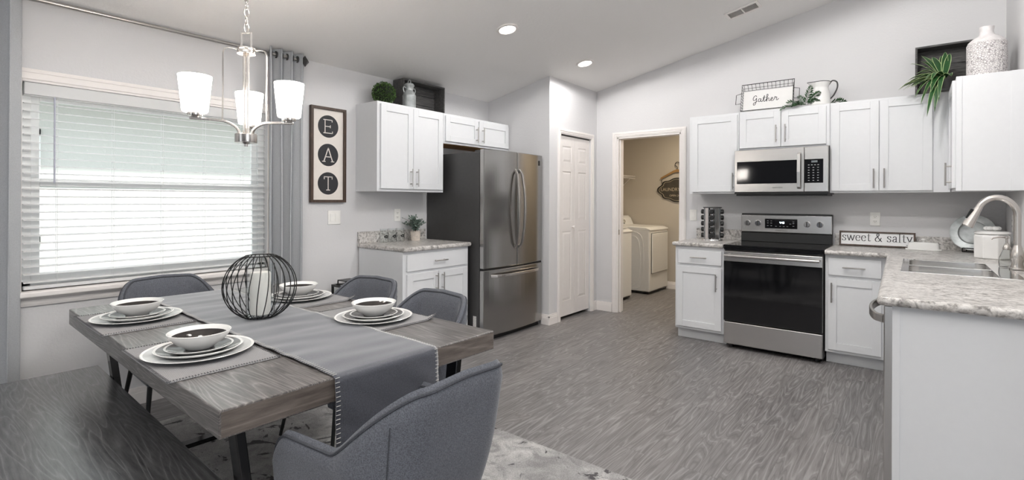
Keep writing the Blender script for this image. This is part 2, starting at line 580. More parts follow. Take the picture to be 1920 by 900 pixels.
M_lamp = emis('lit_downlight', (1.0, 0.93, 0.84, 1), 14.0)
M_lcd = emis('lit_clock', (0.8, 0.95, 1.0, 1), 2.5)

# ------------------------------------------------------------------ room
XL, YB, XR = -3.838, 5.335, 0.53
XP, YP = -2.987, 4.34          # pantry bump-out
RID = 0.6
CA, CB = 3.2208, 0.2075
def zc(x):
    return CA + CB * x if x <= RID else CA + CB * RID - CB * (x - RID)
YR, XE = -4.6, 4.6             # rear of the living area, its far side
TW = 0.12

struct(MB().box(-4.0, 4.75, -4.75, 7.45, -0.12, 0.0).build('floor', M_floor))
c = MB()
c.prism([(XL - TW, zc(XL - TW)), (RID, zc(RID)), (XE + TW, zc(XE + TW)), (XE + TW, zc(XE + TW) + .12), (RID, zc(RID) + .12), (XL - TW, zc(XL - TW) + .12)],
        YR - TW, YB + TW, lambda u, v, t: (u, t, v))
struct(c.build('ceiling', M_ceil))

# left wall with the window opening
WY0, WY1, WZ0, WZ1 = 0.47, 1.815, 0.785, 1.945
def slope_top(mb, axis, p0, p1, q0, q1, z0):
    """wall slab p0..p1 along axis 'x' or 'y', thickness q0..q1, following the ceiling"""
    if axis == 'y':
        mb.box(q0, q1, p0, p1, z0, max(zc(q0), zc(q1)) + 0.02)
    else:
        xs = [p0] + ([RID] if p0 < RID < p1 else []) + [p1]
        poly = [(p0, z0), (p1, z0)] + [(x, zc(x) + 0.02) for x in xs[::-1]]
        mb.prism(poly, q0, q1, lambda u, v, t: (u, t, v))
w = MB()
x0, x1 = XL - TW, XL
ztop = zc(XL) + 0.03
w.box(x0, x1, YR - TW, WY0, 0, ztop); w.box(x0, x1, WY1, YB + TW, 0, ztop)
w.box(x0, x1, WY0, WY1, 0, WZ0); w.box(x0, x1, WY0, WY1, WZ1, ztop)
struct(w.build('wall_left', M_wall))

# back wall with the laundry door opening
DX0, DX1, DZ = -2.715, -1.965, 2.035
w = MB()
slope_top(w, 'x', XL, DX0, YB, YB + TW, 0)
slope_top(w, 'x', DX1, XR + TW, YB, YB + TW, 0)
slope_top(w, 'x', DX0, DX1, YB, YB + TW, DZ)
struct(w.build('wall_back', M_wall))
# right wall beside the sink run
w = MB(); slope_top(w, 'y', 2.45, YB, XR, XR + TW, 0)
struct(w.build('wall_right', M_wall))
# living area shell behind and right of the camera
w = MB(); slope_top(w, 'x', XR + TW, XE + TW, 2.45, 2.45 + TW, 0)
struct(w.build('wall_living', M_liv))
w = MB()
slope_top(w, 'x', XL, -1.6, YR - TW, YR, 0); slope_top(w, 'x', -.4, XE + TW, YR - TW, YR, 0); slope_top(w, 'x', -1.6, -.4, YR - TW, YR, 2.1)
struct(w.build('wall_rear', M_liv))
w = MB()
w.box(XE, XE + TW, YR, -1.0, 0, 2.7); w.box(XE, XE + TW, 1.2, 2.45, 0, 2.7); w.box(XE, XE + TW, -1.0, 1.2, 0, 0.7); w.box(XE, XE + TW, -1.0, 1.2, 2.2, 2.7)
struct(w.build('wall_far_right', M_liv))

# pantry bump-out
w = MB(); slope_top(w, 'x', XL, XP, YP, YP + 0.1, 0)
struct(w.build('wall_pantry_side', M_wall))
PY0, PY1, PZ = 4.548, 5.195, 2.02
w = MB()
zt = zc(XP) + 0.01
w.box(XP - 0.1, XP, YP + 0.1, PY0, 0, zt); w.box(XP - 0.1, XP, PY1, YB, 0, zt); w.box(XP - 0.1, XP, PY0, PY1, PZ, zt)
struct(w.build('wall_pantry_front', M_wall))
# pantry closet inside
struct(bx('wall_pantry_inside', M_wall, None, XL + .3, XL + .34, YP + .1, YB, 0, 2.5))

def casing(name, axis, a0, a1, zt_, face, out, wd=0.058, zb=0.0):
    """door casing with a stepped profile: a0..a1 opening along axis, on plane 'face' growing by out"""
    m = MB()
    for k, (i0, i1, th) in enumerate(((0.0, wd, 0.012), (0.012, wd - 0.004, 0.017), (0.03, wd - 0.012, 0.021))):
        f0, f1 = sorted((face, face + out * th))
        def b(p0, p1, z0, z1):
            if axis == 'x': m.box(p0, p1, f0, f1, z0, z1)
            else: m.box(f0, f1, p0, p1, z0, z1)
        b(a0 - i1, a0 - i0, zb, zt_ + i1); b(a1 + i0, a1 + i1, zb, zt_ + i1); b(a0 - i0, a1 + i0, zt_ + i0, zt_ + i1)
    return struct(m.build(name, M_trim, bevel=0.002))
casing('trim_1', 'y', PY0, PY1, PZ, XP, 1)
casing('trim_2', 'x', DX0, DX1, DZ, YB, -1)
m = MB()   # laundry door jamb with stop
m.box(DX0 - .0, DX0 + .018, YB - .005, YB + TW + .005, 0, DZ); m.box(DX1 - .018, DX1, YB - .005, YB + TW + .005, 0, DZ)
m.box(DX0, DX1, YB - .005, YB + TW + .005, DZ - .018, DZ); m.box(DX0 + .018, DX0 + .03, YB + .03, YB + .07, 0, DZ - .018)
struct(m.build('trim_3', M_trim, bevel=0.002))
m = MB().box(DX0 + .018, DX0 + .0215, YB + .0, YB + .028, .905, .965)
struct(m.build('trim_4', M_nickel))

# bifold pantry door: two leaves of three raised panels
m = MB()
dx0, dx1 = XP - .05, XP - .018
mid = (PY0 + PY1) / 2
for (a, b) in ((PY0 + .004, mid - .0015), (mid + .0015, PY1 - .004)):
    m.box(dx0, dx1 - .006, a, b, .035, PZ - .014)
    st = 0.072
    rows = ((.035, .20), (.96, 1.08), (1.62, 1.72), (PZ - .125, PZ - .014))
    m.box(dx1 - .006, dx1, a, a + st, .035, PZ - .014); m.box(dx1 - .006, dx1, b - st, b, .035, PZ - .014)
    for z0, z1 in rows: m.box(dx1 - .006, dx1, a + st, b - st, z0, z1)
    for (z0, z1) in ((.20, .96), (1.08, 1.62), (1.72, PZ - .125)):
        pa, pb, pz0, pz1 = a + st + .008, b - st - .008, z0 + .008, z1 - .008
        A = [m.bm.verts.new((dx1 - .006, y, z)) for y, z in ((pa, pz0), (pb, pz0), (pb, pz1), (pa, pz1))]
        i = .022
        B = [m.bm.verts.new((dx1 - .0005, y, z)) for y, z in ((pa + i, pz0 + i), (pb - i, pz0 + i), (pb - i, pz1 - i), (pa + i, pz1 - i))]
        m.face(B)
        for k in range(4): m.face([A[k], A[(k + 1) % 4], B[(k + 1) % 4], B[k]])
door = struct(m.build('door_1', M_trim, bevel=0.0015))
kn = MB()
kn.lathe([(0, 0), (.007, 0), (.006, .012), (.014, .018), (.017, .027), (.012, .034), (0, .036)], 20, M=Matrix.Translation((dx1, mid - .05, 1.005)) @ Matrix.Rotation(R(90), 4, 'Y'))
kn.build('door_knob', M_trim, door, smooth=True)
m = MB().box(XP - .075, XP - .02, PY0, PY1, PZ - .012, PZ)
struct(m.build('trim_5', M_slot))

def baseboard(name, segs):
    m = MB()
    for (xa, xb, ya, yb, nx, ny) in segs:
        for (z0, z1, t) in ((0, .092, .014), (.0, .075, .017), (.092, .108, .009)):
            if nx: m.box(*sorted((xa, xa + nx * t)), ya, yb, z0, z1)
            else: m.box(xa, xb, *sorted((ya, ya + ny * t)), z0, z1)
    return struct(m.build(name, M_trim, bevel=0.002))
baseboard('baseboard_left', [(XL, 0, YR, 2.6, 1, 0)])
baseboard('baseboard_pantry', [(XP, 0, YP - .014, PY0 - .06, 1, 0), (XP, 0, PY1 + .06, YB, 1, 0), (XP - .09, XP + .014, YP, 0, 0, -1)])
baseboard('baseboard_back', [(XP + .014, DX0 - .06, YB, 0, 0, -1), (DX1 + .06, -1.80, YB, 0, 0, -1)])

# ------------------------------------------------------------------ window, blind, sill
fx0, fx1 = XL - .10, XL - .055
m = MB()
fw = 0.045
m.box(fx0, fx1, WY0, WY0 + fw, WZ0, WZ1); m.box(fx0, fx1, WY1 - fw, WY1, WZ0, WZ1)
m.box(fx0, fx1, WY0, WY1, WZ0, WZ0 + fw); m.box(fx0, fx1, WY0, WY1, WZ1 - fw, WZ1)
win = struct(m.build('window_1', M_vinyl, bevel=0.002))
m = MB()   # the two sashes
zr0, zr1 = 1.362, 1.412
for (xa, xb, z0, z1) in ((fx0 + .024, fx1 - .004, WZ0 + fw, zr1), (fx0 + .004, fx0 + .022, zr0, WZ1 - fw)):
    s_ = .038
    m.box(xa, xb, WY0 + fw, WY0 + fw + s_, z0, z1); m.box(xa, xb, WY1 - fw - s_, WY1 - fw, z0, z1)
    m.box(xa, xb, WY0 + fw + s_, WY1 - fw - s_, z0, z0 + .045); m.box(xa, xb, WY0 + fw + s_, WY1 - fw - s_, z1 - .045, z1)
sash = m.build('window_sash', M_vinyl, win, bevel=0.002)
m = MB()
m.box(fx0 + .034, fx0 + .036, WY0 + fw + .03, WY1 - fw - .03, WZ0 + fw + .03, zr1 - .03); m.box(fx0 + .012, fx0 + .014, WY0 + fw + .03, WY1 - fw - .03, zr0 + .03, WZ1 - fw - .03)
m.build('window_pane', M_pane, win)
m = MB()   # casing around the head, with a stepped profile, and the sides behind the curtains
for (i, th) in ((0.0, .012), (.014, .018), (.05, .022)):
    m.box(XL, XL + th, WY0 - .07 + i * .3, WY1 + .07 - i * .3, WZ1 + i, WZ1 + .072 if i < .05 else WZ1 + .066)
m.box(XL, XL + .014, WY0 - .06, WY0, WZ0, WZ1); m.box(XL, XL + .014, WY1, WY1 + .06, WZ0, WZ1)
m.build('window_casing', M_trim, win, bevel=0.002)
m = MB().box(XL - .055, XL + .062, WY0 - .085, WY1 + .085, WZ0 - .032, WZ0)
m.build('window_sill', M_trim, win, bevel=0.008, seg=3)
m = MB().prism([(XL, WZ0 - .085), (XL + .012, WZ0 - .085), (XL + .018, WZ0 - .07), (XL + .022, WZ0 - .05), (XL + .04, WZ0 - .033), (XL, WZ0 - .033)], WY0 - .065, WY1 + .065, lambda u, v, t: (u, t, v))
m.build('window_apron', M_trim, win, bevel=0.001)

bl = thing('window_blind', 'white two inch slat blind lowered over the dining window', 'blind', (XL, 1.14, WZ0))
bx0, bx1 = -.05, .0
hy = (WY1 - WY0) / 2 - .012
bx('headrail', M_blind, bl, bx0 - .0, bx1 + .004, -hy, hy, WZ1 - WZ0 - .07, WZ1 - WZ0 - .001, .004)
m = MB()
nsl = 25
for i in range(nsl):
    z = .045 + i * .0435
    pr = []
    for k in range(5):
        u = -1 + k * .5
        pr.append((bx0 + .025 + u * .0245, z + .0028 * (1 - u * u) + u * -.0022))
    poly = pr + [(a, b - .0026) for a, b in pr[::-1]]
    m.prism(poly, -hy, hy, lambda u, v, t: (u, t, v))
m.build('slats', M_blind, bl)
bx('bottom_rail', M_blind, bl, bx0 + .002, bx1 - .002, -hy, hy, .004, .024, .004)
m = MB()
for yy in (-.52, -.26, 0.0, .25, .50):
    for xx in (bx0 + .003, bx1 - .003):
        m.cyl((xx, yy, .01), (xx, yy, WZ1 - WZ0 - .04), .0011, seg=5)
    for i in range(nsl):
        z = .045 + i * .0435
        m.cyl((bx0, yy, z - .004), (bx1, yy, z - .004), .0008, seg=4)
m.build('ladder_cords', M_blind, bl)
m = MB().cyl((bx1 + .008, -.535, .60), (bx1 + .008, -.535, 1.09), .004, seg=8)
m.build('tilt_wand', plain('clear_acrylic', srgb(190, 190, 205), 0.2), bl, smooth=True)

# neighbouring house seen through the window
nb = thing('neighbour_house', 'pale beige neighbouring house wall seen through the dining window', 'house', (-6.9, 2, 0))
M_sid = wallmat('stucco_outside', srgb(214, 213, 208), 0.4, 30)
bx('house_wall', M_sid, nb, -.3, 0, -6, 8, 0, 2.45)
m = MB().box(-.3, .55, -6, 8, 2.3, 2.34); m.box(.52, .56, -6, 8, 2.3, 2.5)
m.build('soffit', plain('soffit_white', srgb(244, 244, 240), 0.6, var=0.01), nb)
m = MB().prism([(.56, 2.5), (-2.5, 3.9), (-2.5, 3.8), (.5, 2.42)], -6, 8, lambda u, v, t: (u, t, v))
m.build('house_roof', plain('shingle', srgb(150, 145, 138), 0.9, var=0.2), nb)
m = MB()
m.box(0, .03, -1.75, -1.02, .85, .92); m.box(0, .03, -1.75, -1.02, 1.93, 2.0); m.box(0, .03, -1.09, -1.02, .85, 2.0); m.box(0, .03, -1.75, -1.68, .85, 2.0)
f = m.build('house_window', M_vinyl, nb)
m = MB()
for i in range(22): m.box(.004, .02, -1.68, -1.09, .94 + i * .045, .965 + i * .045)
m.build('shutter_slats', M_slot, f)
struct(MB().box(-7.4, XL - TW, -7, 10, -.14, -.02).build('ground', plain('outside_gravel', srgb(190, 189, 186), 0.9, var=0.15)))

# curtains and rod
RX, RZ = XL + .088, 2.385
rod = thing('curtain_rod', 'long brushed nickel curtain rod above the dining window', 'curtain rod', (RX, 1.1, RZ))
m = MB().cyl((0, -1.15, 0), (0, .93, 0), .0125, seg=16); m.cyl((0, -1.15, 0), (0, -.3, 0), .0145, seg=16)
m.build('pole', M_handle, rod, smooth=True)
for s, yy in (('', .965), ('', -1.185)):
    m = MB()
    a = [m.bm.verts.new(p) for p in ((0, yy, .045), (.045, yy, 0), (0, yy, -.045), (-.045, yy, 0))]
    n_, p_ = m.bm.verts.new((0, yy - .035, 0)), m.bm.verts.new((0, yy + .035, 0))
    for k in range(4):
        m.face([a[k], a[(k + 1) % 4], n_]); m.face([a[(k + 1) % 4], a[k], p_])
    m.build('finial', M_dark, rod)
for yy in (-.95, .90):
    m = MB().cyl((0, yy, 0), (-.086, yy, 0), .007, seg=10); m.cyl((-.086, yy, 0), (-.08, yy, 0), .03, seg=16)
    m.build('bracket', M_handle, rod, smooth=True)

def curtain(label, yc, wd, folds, ph):
    t = thing('curtain', label, 'curtain', (RX, yc, 0))
    rnd = [random.uniform(-1, 1) for _ in range(40)]
    def fn(u, v):
        z = .015 + v * 2.412
        y = (u - .5) * wd
        a = 2 * PI * folds * u + ph
        amp = .05 - .012 * (1 - v) + .008 * math.sin(3 * u + 2 * v)
        y += .012 * math.sin(2 * a) + (1 - v) * .014 * math.sin(5 * u + 1.0)
        x = amp * math.sin(a + .25 * (1 - v) * math.sin(7 * u)) + .004 * math.sin(9 * v + 11 * u)
        x = max(x, -.07)
        return Vector((x, y, z))
    m = MB().grid(fn, int(folds * 18), 30)
    m.build('curtain_panel', M_curt, t, smooth=True, solid=.003, ang=180)
    for k in range(int(folds * 2)):
        u = (k * .5 + .0 - ph / (2 * PI)) / folds
        if not 0.03 < u < .97: continue
        p = fn(u, 1.0)
        mm = MB()
        mm.lathe([(.017, -.004), (.026, -.004), (.026, .004), (.017, .004), (.017, -.004)], 20, M=Matrix.Translation((0, p.y, RZ)) @ Matrix.Rotation(R(90), 4, 'X'))
        mm.build('grommet', M_dark, t, smooth=True)
    return t
curtain('floor length grey curtain gathered right of the dining window beside the letter sign', 1.905, .29, 3.5, .6)
curtain('floor length grey curtain at the left edge of the picture, left of the dining window', .235, .44, 4.5, 1.2)

# ------------------------------------------------------------------ cabinets
def handle(mb, cx, cz, y, L=.128, vert=True, r=.0055, off=.032):
    d = Vector((0, 0, 1)) if vert else Vector((1, 0, 0))
    c0 = Vector((cx, y, cz))
    mb.cyl(c0 + Vector((0, -off, 0)) - d * (L / 2 + .014), c0 + Vector((0, -off, 0)) + d * (L / 2 + .014), r, seg=10)
    for s in (-1, 1):
        mb.cyl(c0 + d * (s * L * .42), c0 + d * (s * L * .42) + Vector((0, -off, 0)), r * .85, seg=8)
    return mb

def shaker(x0, x1, z0, z1, rail=.057, t=.019, y=0.0):
    m = MB()
    m.box(x0, x0 + rail, y - t, y, z0, z1); m.box(x1 - rail, x1, y - t, y, z0, z1)
    m.box(x0 + rail, x1 - rail, y - t, y, z0, z0 + rail); m.box(x0 + rail, x1 - rail, y - t, y, z1 - rail, z1)
    m.box(x0 + rail, x1 - rail, y - t + .009, y - .002, z0 + rail, z1 - rail)
    return m

def cabinet(name, label, loc, rz, w, d, h, doors=(), drawers=(), kick=0.0, group=None, under=None, shallow_kick=.075):
    t = thing(name, label, 'cabinet', loc, rz, group)
    b = MB()
    if kick:
        b.box(0, w, 0, d, kick, h); b.box(0, w, shallow_kick, d, 0, kick)
    else:
        b.box(0, w, 0, d, 0, h)
    b.build('body', M_cab, t, bevel=.0015)
    if under:
        bx('raw_underside', under, t, .02, w - .02, .03, d, -.004, .0)
    for (x0, x1, z0, z1, hx, hz) in doors:
        dr = shaker(x0, x1, z0, z1).build('door', M_cab, t, bevel=.0012)
        if hx is not None:
            handle(MB(), hx, hz, -.019).build('handle', M_handle, dr, smooth=True)
    for (x0, x1, z0, z1) in drawers:
        dr = MB().box(x0, x1, -.019, 0, z0, z1).build('drawer', M_cab, t, bevel=.003)
        handle(MB(), (x0 + x1) / 2, (z0 + z1) / 2, -.019, .12, False).build('handle', M_handle, dr, smooth=True)
    return t

UB, UT, UD = 1.372, 2.134, .305
# left wall: base unit with drawer over two doors, uppers, over-fridge unit
BLY0, BLY1 = 2.615, 3.372
wd = BLY1 - BLY0
cabinet('base_cabinet', 'white base cabinet with one wide drawer beside the refrigerator', (XL + .61, BLY0, 0), R(90), wd, .60, .876,
        doors=[(.035, wd / 2 - .003, .13, .69, wd / 2 - .035, .60), (wd / 2 + .003, wd - .022, .13, .69, wd / 2 + .035, .60)],
        drawers=[(.035, wd - .022, .715, .852)], kick=.1)
UY0, UY1 = 2.587, 3.345
wd = UY1 - UY0
cabinet('wall_cabinet', 'tall white double door wall cabinet under the boxwood ball', (XL + UD, UY0, UB), R(90), wd, UD, UT - UB,
        doors=[(.028, wd / 2 - .002, .024, UT - UB - .02, wd / 2 - .034, .125), (wd / 2 + .002, wd - .018, .024, UT - UB - .02, wd / 2 + .034, .125)])
wd2 = 4.325 - UY1
wd2 = YP - .008 - UY1 - .004
cabinet('wall_cabinet', 'short white two door wall cabinet above the refrigerator', (XL + UD, UY1 + .003, 1.845), R(90), wd2, UD, UT - 1.845,
        doors=[(.016, .475, .022, UT - 1.845 - .022, .44, .12), (.490, wd2 - .014, .022, UT - 1.845 - .022, .53, .12)], under=M_cabin)
# back wall
def upper(label, x0, x1, z0, z1, doors, **k):
    return cabinet('wall_cabinet', label, (x0, YB - UD, z0), 0, x1 - x0, UD, z1 - z0, doors=doors, **k)
H = UT - UB
upper('single door white wall cabinet beside the laundry doorway', -1.765, -1.302, UB, UT, [(.026, .45, .018, H - .022, .418, .115)])
hh = UT - 1.775
upper('short white two door wall cabinet directly above the microwave', -1.300, -.575, 1.775, UT, [(.008, .352, .016, hh - .02, .318, .13), (.358, .700, .016, hh - .02, .392, .13)])
upper('wide two door white wall cabinet right of the microwave', -.573, .200, UB, UT, [(.012, .336, .016, H - .02, .304, .115), (.341, .668, .016, H - .02, .373, .115)])
# right wall upper, facing left, its end panel to the camera
t = thing('wall_cabinet', 'white wall cabinet on the right wall holding the embossed bottle', 'cabinet', (XR - .325, 5.025, UB), R(-90))
wdr = 5.025 - 4.475
MB().box(0, wdr, 0, .323, 0, H).build('body', M_cab, t, bevel=.0015)
m = MB().box(wdr, wdr + .004, .0, .03, 0, H); m.box(wdr, wdr + .004, .262, .323, 0, H)
m.build('end_stile', M_cab, t, bevel=.001)
dr = shaker(.03, wdr - .022, .02, H - .02).build('door', M_cab, t, bevel=.0012)
handle(MB(), wdr - .06, .115, -.019).build('handle', M_handle, dr, smooth=True)

cabinet('base_cabinet', 'white base cabinet between the laundry doorway and the range', (-1.79, YB - .61, 0), 0, .445, .605, .876,
        doors=[(.018, .425, .125, .69, .385, .56)], drawers=[(.03, .425, .715, .842)], kick=.1)
cabinet('base_cabinet', 'white base cabinet right of the range beside the peninsula', (-.568, YB - .61, 0), 0, .46, .605, .876,
        doors=[(.022, .365, .125, .69, .048, .58)], drawers=[(.022, .365, .715, .852)], kick=.1)
# sink run along the right wall
SX = -.072
t = cabinet('sink_base_cabinet', 'white sink base cabinet under the peninsula counter', (SX, 4.72, 0), R(-90), 4.72 - 3.185, .59, .876,
        doors=[(.66, 1.09, .125, .85, 1.05, .75), (1.1, 1.51, .125, .85, 1.14, .75)], kick=.1)
t = thing('end_panel', 'white end panel of the peninsula facing the camera', 'panel', (SX, 2.57, 0))
MB().box(.02, .60, 0, .02, 0, .876).build('panel', M_cab, t, bevel=.001)
MB().box(-.003, .022, -.006, .02, 0, .876).build('face_stile', M_cab, t, bevel=.001)

# ------------------------------------------------------------------ counters
def extr(name, poly, z0, z1, parent, m=M_gran, bev=.012):
    return MB().prism(poly, z0, z1).build(name, m, parent, bevel=bev, seg=3)
ZC = .914
t = thing('countertop', 'speckled granite look countertop with backsplash beside the refrigerator', 'countertop', (XL, 2.60, 0))
extr('slab', [(0.002, 0), (.648, 0), (.648, .785), (0.002, .785)], .877, ZC, t, bev=.014)
extr('backsplash', [(0.002, 0.004), (.021, 0.004), (.021, .78), (0.002, .78)], ZC, 1.016, t, bev=.003)
t = thing('countertop', 'short granite look countertop under the chrome spice rack', 'countertop', (-1.812, YB, 0))
extr('slab', [(0, -.648), (.467, -.648), (.467, -.002), (0, -.002)], .877, ZC, t, bev=.014)
extr('backsplash', [(.02, -.021), (.467, -.021), (.467, -.002), (.02, -.002)], ZC, 1.016, t, bev=.003)
t = thing('countertop', 'long L shaped granite look countertop holding the sink', 'countertop', (0, 0, 0))
SY0, SY1, SX0, SX1 = 3.50, 4.25, -.045, .40       # sink cut-out
yf = YB - .648
m = MB()
def slab(poly): m.prism(poly, .877, ZC)
slab([(-.566, yf), (-.150, yf), (-.150, YB - .002), (-.566, YB - .002)])
slab([(-.150, yf), (-.142, SY1), (XR - .002, SY1), (XR - .002, YB - .002), (-.150, YB - .002)])
slab([(-.142, SY1), (-.1265, SY0), (SX0, SY0), (SX0, SY1)])
slab([(SX1, SY0), (XR - .002, SY0), (XR - .002, SY1), (SX1, SY1)])
slab([(-.1265, SY0), (-.106, 2.535), (XR - .002, 2.535), (XR - .002, SY0)])
bmesh.ops.remove_doubles(m.bm, verts=m.bm.verts[:], dist=1e-5)
bmesh.ops.delete(m.bm, geom=[f for f in m.bm.faces if any(g is not f and set(g.verts) == set(f.verts) for e in f.edges for g in e.link_faces)], context='FACES')
sl = m.build('slab', M_gran, t)
m = MB()   # rolled front edge
edge = [(-.566, yf), (-.150, yf)]
def roll(p, q):
    m.cyl((p[0], p[1], .8955), (q[0], q[1], .8955), .0186, seg=14)
roll((-.566, yf), (-.150, yf)); roll((-.150, yf), (-.106, 2.535)); roll((-.106, 2.535), (XR - .002, 2.535))
m.ball((-.106, 2.535, .8955), .0186); m.ball((-.150, yf, .8955), .0186)
m.build('rolled_edge', M_gran, t, smooth=True)
m = MB().box(-.566, XR - .002, YB - .021, YB - .002, ZC, 1.016); m.box(XR - .021, XR - .002, 2.6, YB - .021, ZC, 1.016)
m.build('backsplash', M_gran, t, bevel=.003)

# sink
t = thing('sink', 'stainless steel double bowl drop in sink in the peninsula', 'sink', ((SX0 + SX1) / 2, (SY0 + SY1) / 2, ZC))
hx_, hy_ = (SX1 - SX0) / 2, (SY1 - SY0) / 2
m = MB()
rw = .022
zt_, zb_ = .004, -.0
m.box(-hx_ - rw, -hx_ + .012, -hy_ - rw, hy_ + rw, 0, zt_); m.box(hx_ - .07, hx_ + rw, -hy_ - rw, hy_ + rw, 0, zt_)
m.box(-hx_ + .012, hx_ - .07, -hy_ - rw, -hy_ + .012, 0, zt_); m.box(-hx_ + .012, hx_ - .07, hy_ - .012, hy_ + rw, 0, zt_)
m.box(-hx_ + .012, hx_ - .07, -.014, .014, -.02, zt_ - .001)
m.build('rim', M_chrome, t, bevel=.0015)
for (ya, yb) in ((-hy_ + .012, -.014), (.014, hy_ - .012)):
    m = MB()
    xa, xb = -hx_ + .012, hx_ - .07
    dd = .17
    r_ = .05
    def rr(i, inset, z):
        pts = []
        for cx_, cy_, a0 in ((xb - r_, yb - r_, 0), (xa + r_, yb - r_, 90), (xa + r_, ya + r_, 180), (xb - r_, ya + r_, 270)):
            for k in range(5):
                a = R(a0 + 22.5 * k)
                pts.append((cx_ + (r_ - inset) * math.cos(a), cy_ + (r_ - inset) * math.sin(a), z))
        return pts
    lv = [rr(0, 0, 0), rr(0, .002, -.03), rr(0, .006, -dd + .03), rr(0, .03, -dd)]
    V = [[m.bm.verts.new(p) for p in l] for l in lv]
    for A, B in zip(V[:-1], V[1:]):
        for k in range(len(A)): m.face([A[k], A[(k + 1) % len(A)], B[(k + 1) % len(A)], B[k]])
    m.face(V[-1])
    b = m.build('bowl', M_steelz, t, smooth=True, ang=60)
    cx_, cy_ = (xa + xb) / 2, (ya + yb) / 2
    MB().lathe([(0, -dd + .002), (.03, -dd + .002), (.042, -dd + .005), (.042, -dd)], 24, c=(cx_, cy_, 0)).build('drain', M_chrome, b, smooth=True)

# faucet
t = thing('faucet', 'brushed nickel gooseneck pull down faucet behind the sink', 'faucet', (.445, 4.0, ZC + .004))
m = MB().lathe([(0, 0), (.034, 0), (.034, .006), (.028, .012), (.024, .035), (.03, .06), (.031, .085), (.022, .115), (.0155, .14)], 28)
pts = [(0, 0, .12), (0, 0, .30)]
ax, rad_ = -.085, .085
for k in range(0, 17):
    a = R(k * 180 / 16 * .86)
    pts.append((ax + rad_ * math.cos(a), -.01 * k / 16, .30 + 1.25 * rad_ * math.sin(a)))
m.tube(pts, .0165, 14)
m.build('spout', M_nickel, t, smooth=True)
p = Vector(pts[-1]); d = (Vector(pts[-1]) - Vector(pts[-2])).normalized()
m = MB(); m.tube([p - d * .002, p + d * .02, p + d * .03, p + d * .115, p + d * .12], .02, 18, radii=[.017, .019, .0195, .028, .025])
sp = m.build('spray_head', M_nickel, t, smooth=True)
m = MB().box(-.008, .008, -.012, .012, -.03, .03, M=Matrix.Translation(p + d * .05 + Vector((-.018, 0, .012))) @ Matrix.Rotation(R(25), 4, 'Y'))
m.build('button', M_black, sp, bevel=.003)
m = MB().tube([(.0, .025, .085), (.0, .05, .1), (.0, .10, .15)], .009, 10, radii=[.014, .009, .007])
m.build('lever', M_nickel, t, smooth=True)

# soap dispenser
t = thing('soap_dispenser', 'clear glass soap bottle with a metal pump beside the faucet', 'soap dispenser', (.415, 4.12, ZC + .004))
prof = [(0, 0), (.030, 0), (.034, .006), (.036, .03), (.033, .055), (.022, .088), (.016, .105)]
m = MB()
fl = 12
for (r, z), nxt in zip(prof, prof): pass
m.lathe(prof + [(.014, .105), (.02, .086), (.031, .054), (.034, .03), (.031, .008), (0, .006)], 12)
m.build('bottle', M_glass, t, smooth=True)
MB().lathe([(0, .10), (.018, .10), (.0185, .112), (.014, .124), (.010, .135), (.006, .14), (.006, .165), (.011, .168), (.011, .178), (0, .182)], 20).build('pump', M_nickel, t, smooth=True)
m = MB().tube([(0, 0, .172), (-.03, -.006, .174), (-.06, -.012, .168), (-.068, -.013, .160)], .0045, 8)
m.build('nozzle', M_nickel, t, smooth=True)

# ------------------------------------------------------------------ dishwasher
t = thing('dishwasher', 'stainless dishwasher at the end of the peninsula with a curved bar handle', 'dishwasher', (SX - .032, 3.18, 0), R(-90))
bx('tub', M_dark, t, .004, .586, .033, .58, .10, .868)
MB().box(.004, .586, 0, .032, .10, .868).build('door', M_steelz, t, bevel=.004)
bx('toe_kick', M_black, t, .004, .586, .07, .58, .0, .10)
m = MB()
pts = [(.05 + .496 * k / 20, .0 - .058 * (math.sin(PI * k / 20) ** .45 if 0 < k < 20 else 0), .805) for k in range(21)]
m.sweep(pts, .034, .014, (0, 0, 1))
m.build('handle', M_handle, t, bevel=.003)

# ------------------------------------------------------------------ range
RX0, RW = -1.336, .760
t = thing('range', 'stainless electric range with a black glass oven door and backguard', 'stove', (RX0, YB - .655, 0))
bx('body', M_dark, t, .002, RW - .002, .03, .63, .035, .895)
for xx in (.05, RW - .05):
    for yy in (.06, .58):
        MB().cyl((xx, yy, 0), (xx, yy, .04), .018, seg=14).build('foot', M_black, t, smooth=True)
m = MB().box(-.002, RW + .002, -.012, .60, .897, .915)
ck = m.build('cooktop', M_blackg, t, bevel=.004)
M_burn = plain('burner_ring_grey', srgb(70, 70, 72), 0.25)
for bxx, byy, br_ in ((.19, .15, .11), (.57, .15, .085), (.19, .42, .085), (.57, .42, .11)):
    MB().lathe([(br_ - .002, .9153), (br_, .9153)], 40, c=(bxx, byy, 0)).build('burner_ring', M_burn, ck)
dr = MB().box(.004, RW - .004, -.012, .028, .245, .858).build('oven_door', M_steelx, t, bevel=.003)
MB().box(.004, RW - .004, -.0145, -.0105, .247, .772).build('door_glass', M_blackg, dr, bevel=.002)
m = MB().cyl((.02, -.055, .822), (RW - .02, -.055, .822), .013, seg=18)
for xx in (.045, RW - .045): m.box(xx - .014, xx + .014, -.055, -.010, .812, .832)
m.build('handle', M_steelz, dr, smooth=True)
MB().box(.004, RW - .004, -.010, .026, .872, .892).build('vent_trim', M_blackg, t, bevel=.002)
MB().box(.004, RW - .004, -.012, .028, .042, .236).build('storage_drawer', M_steelx, t, bevel=.006)
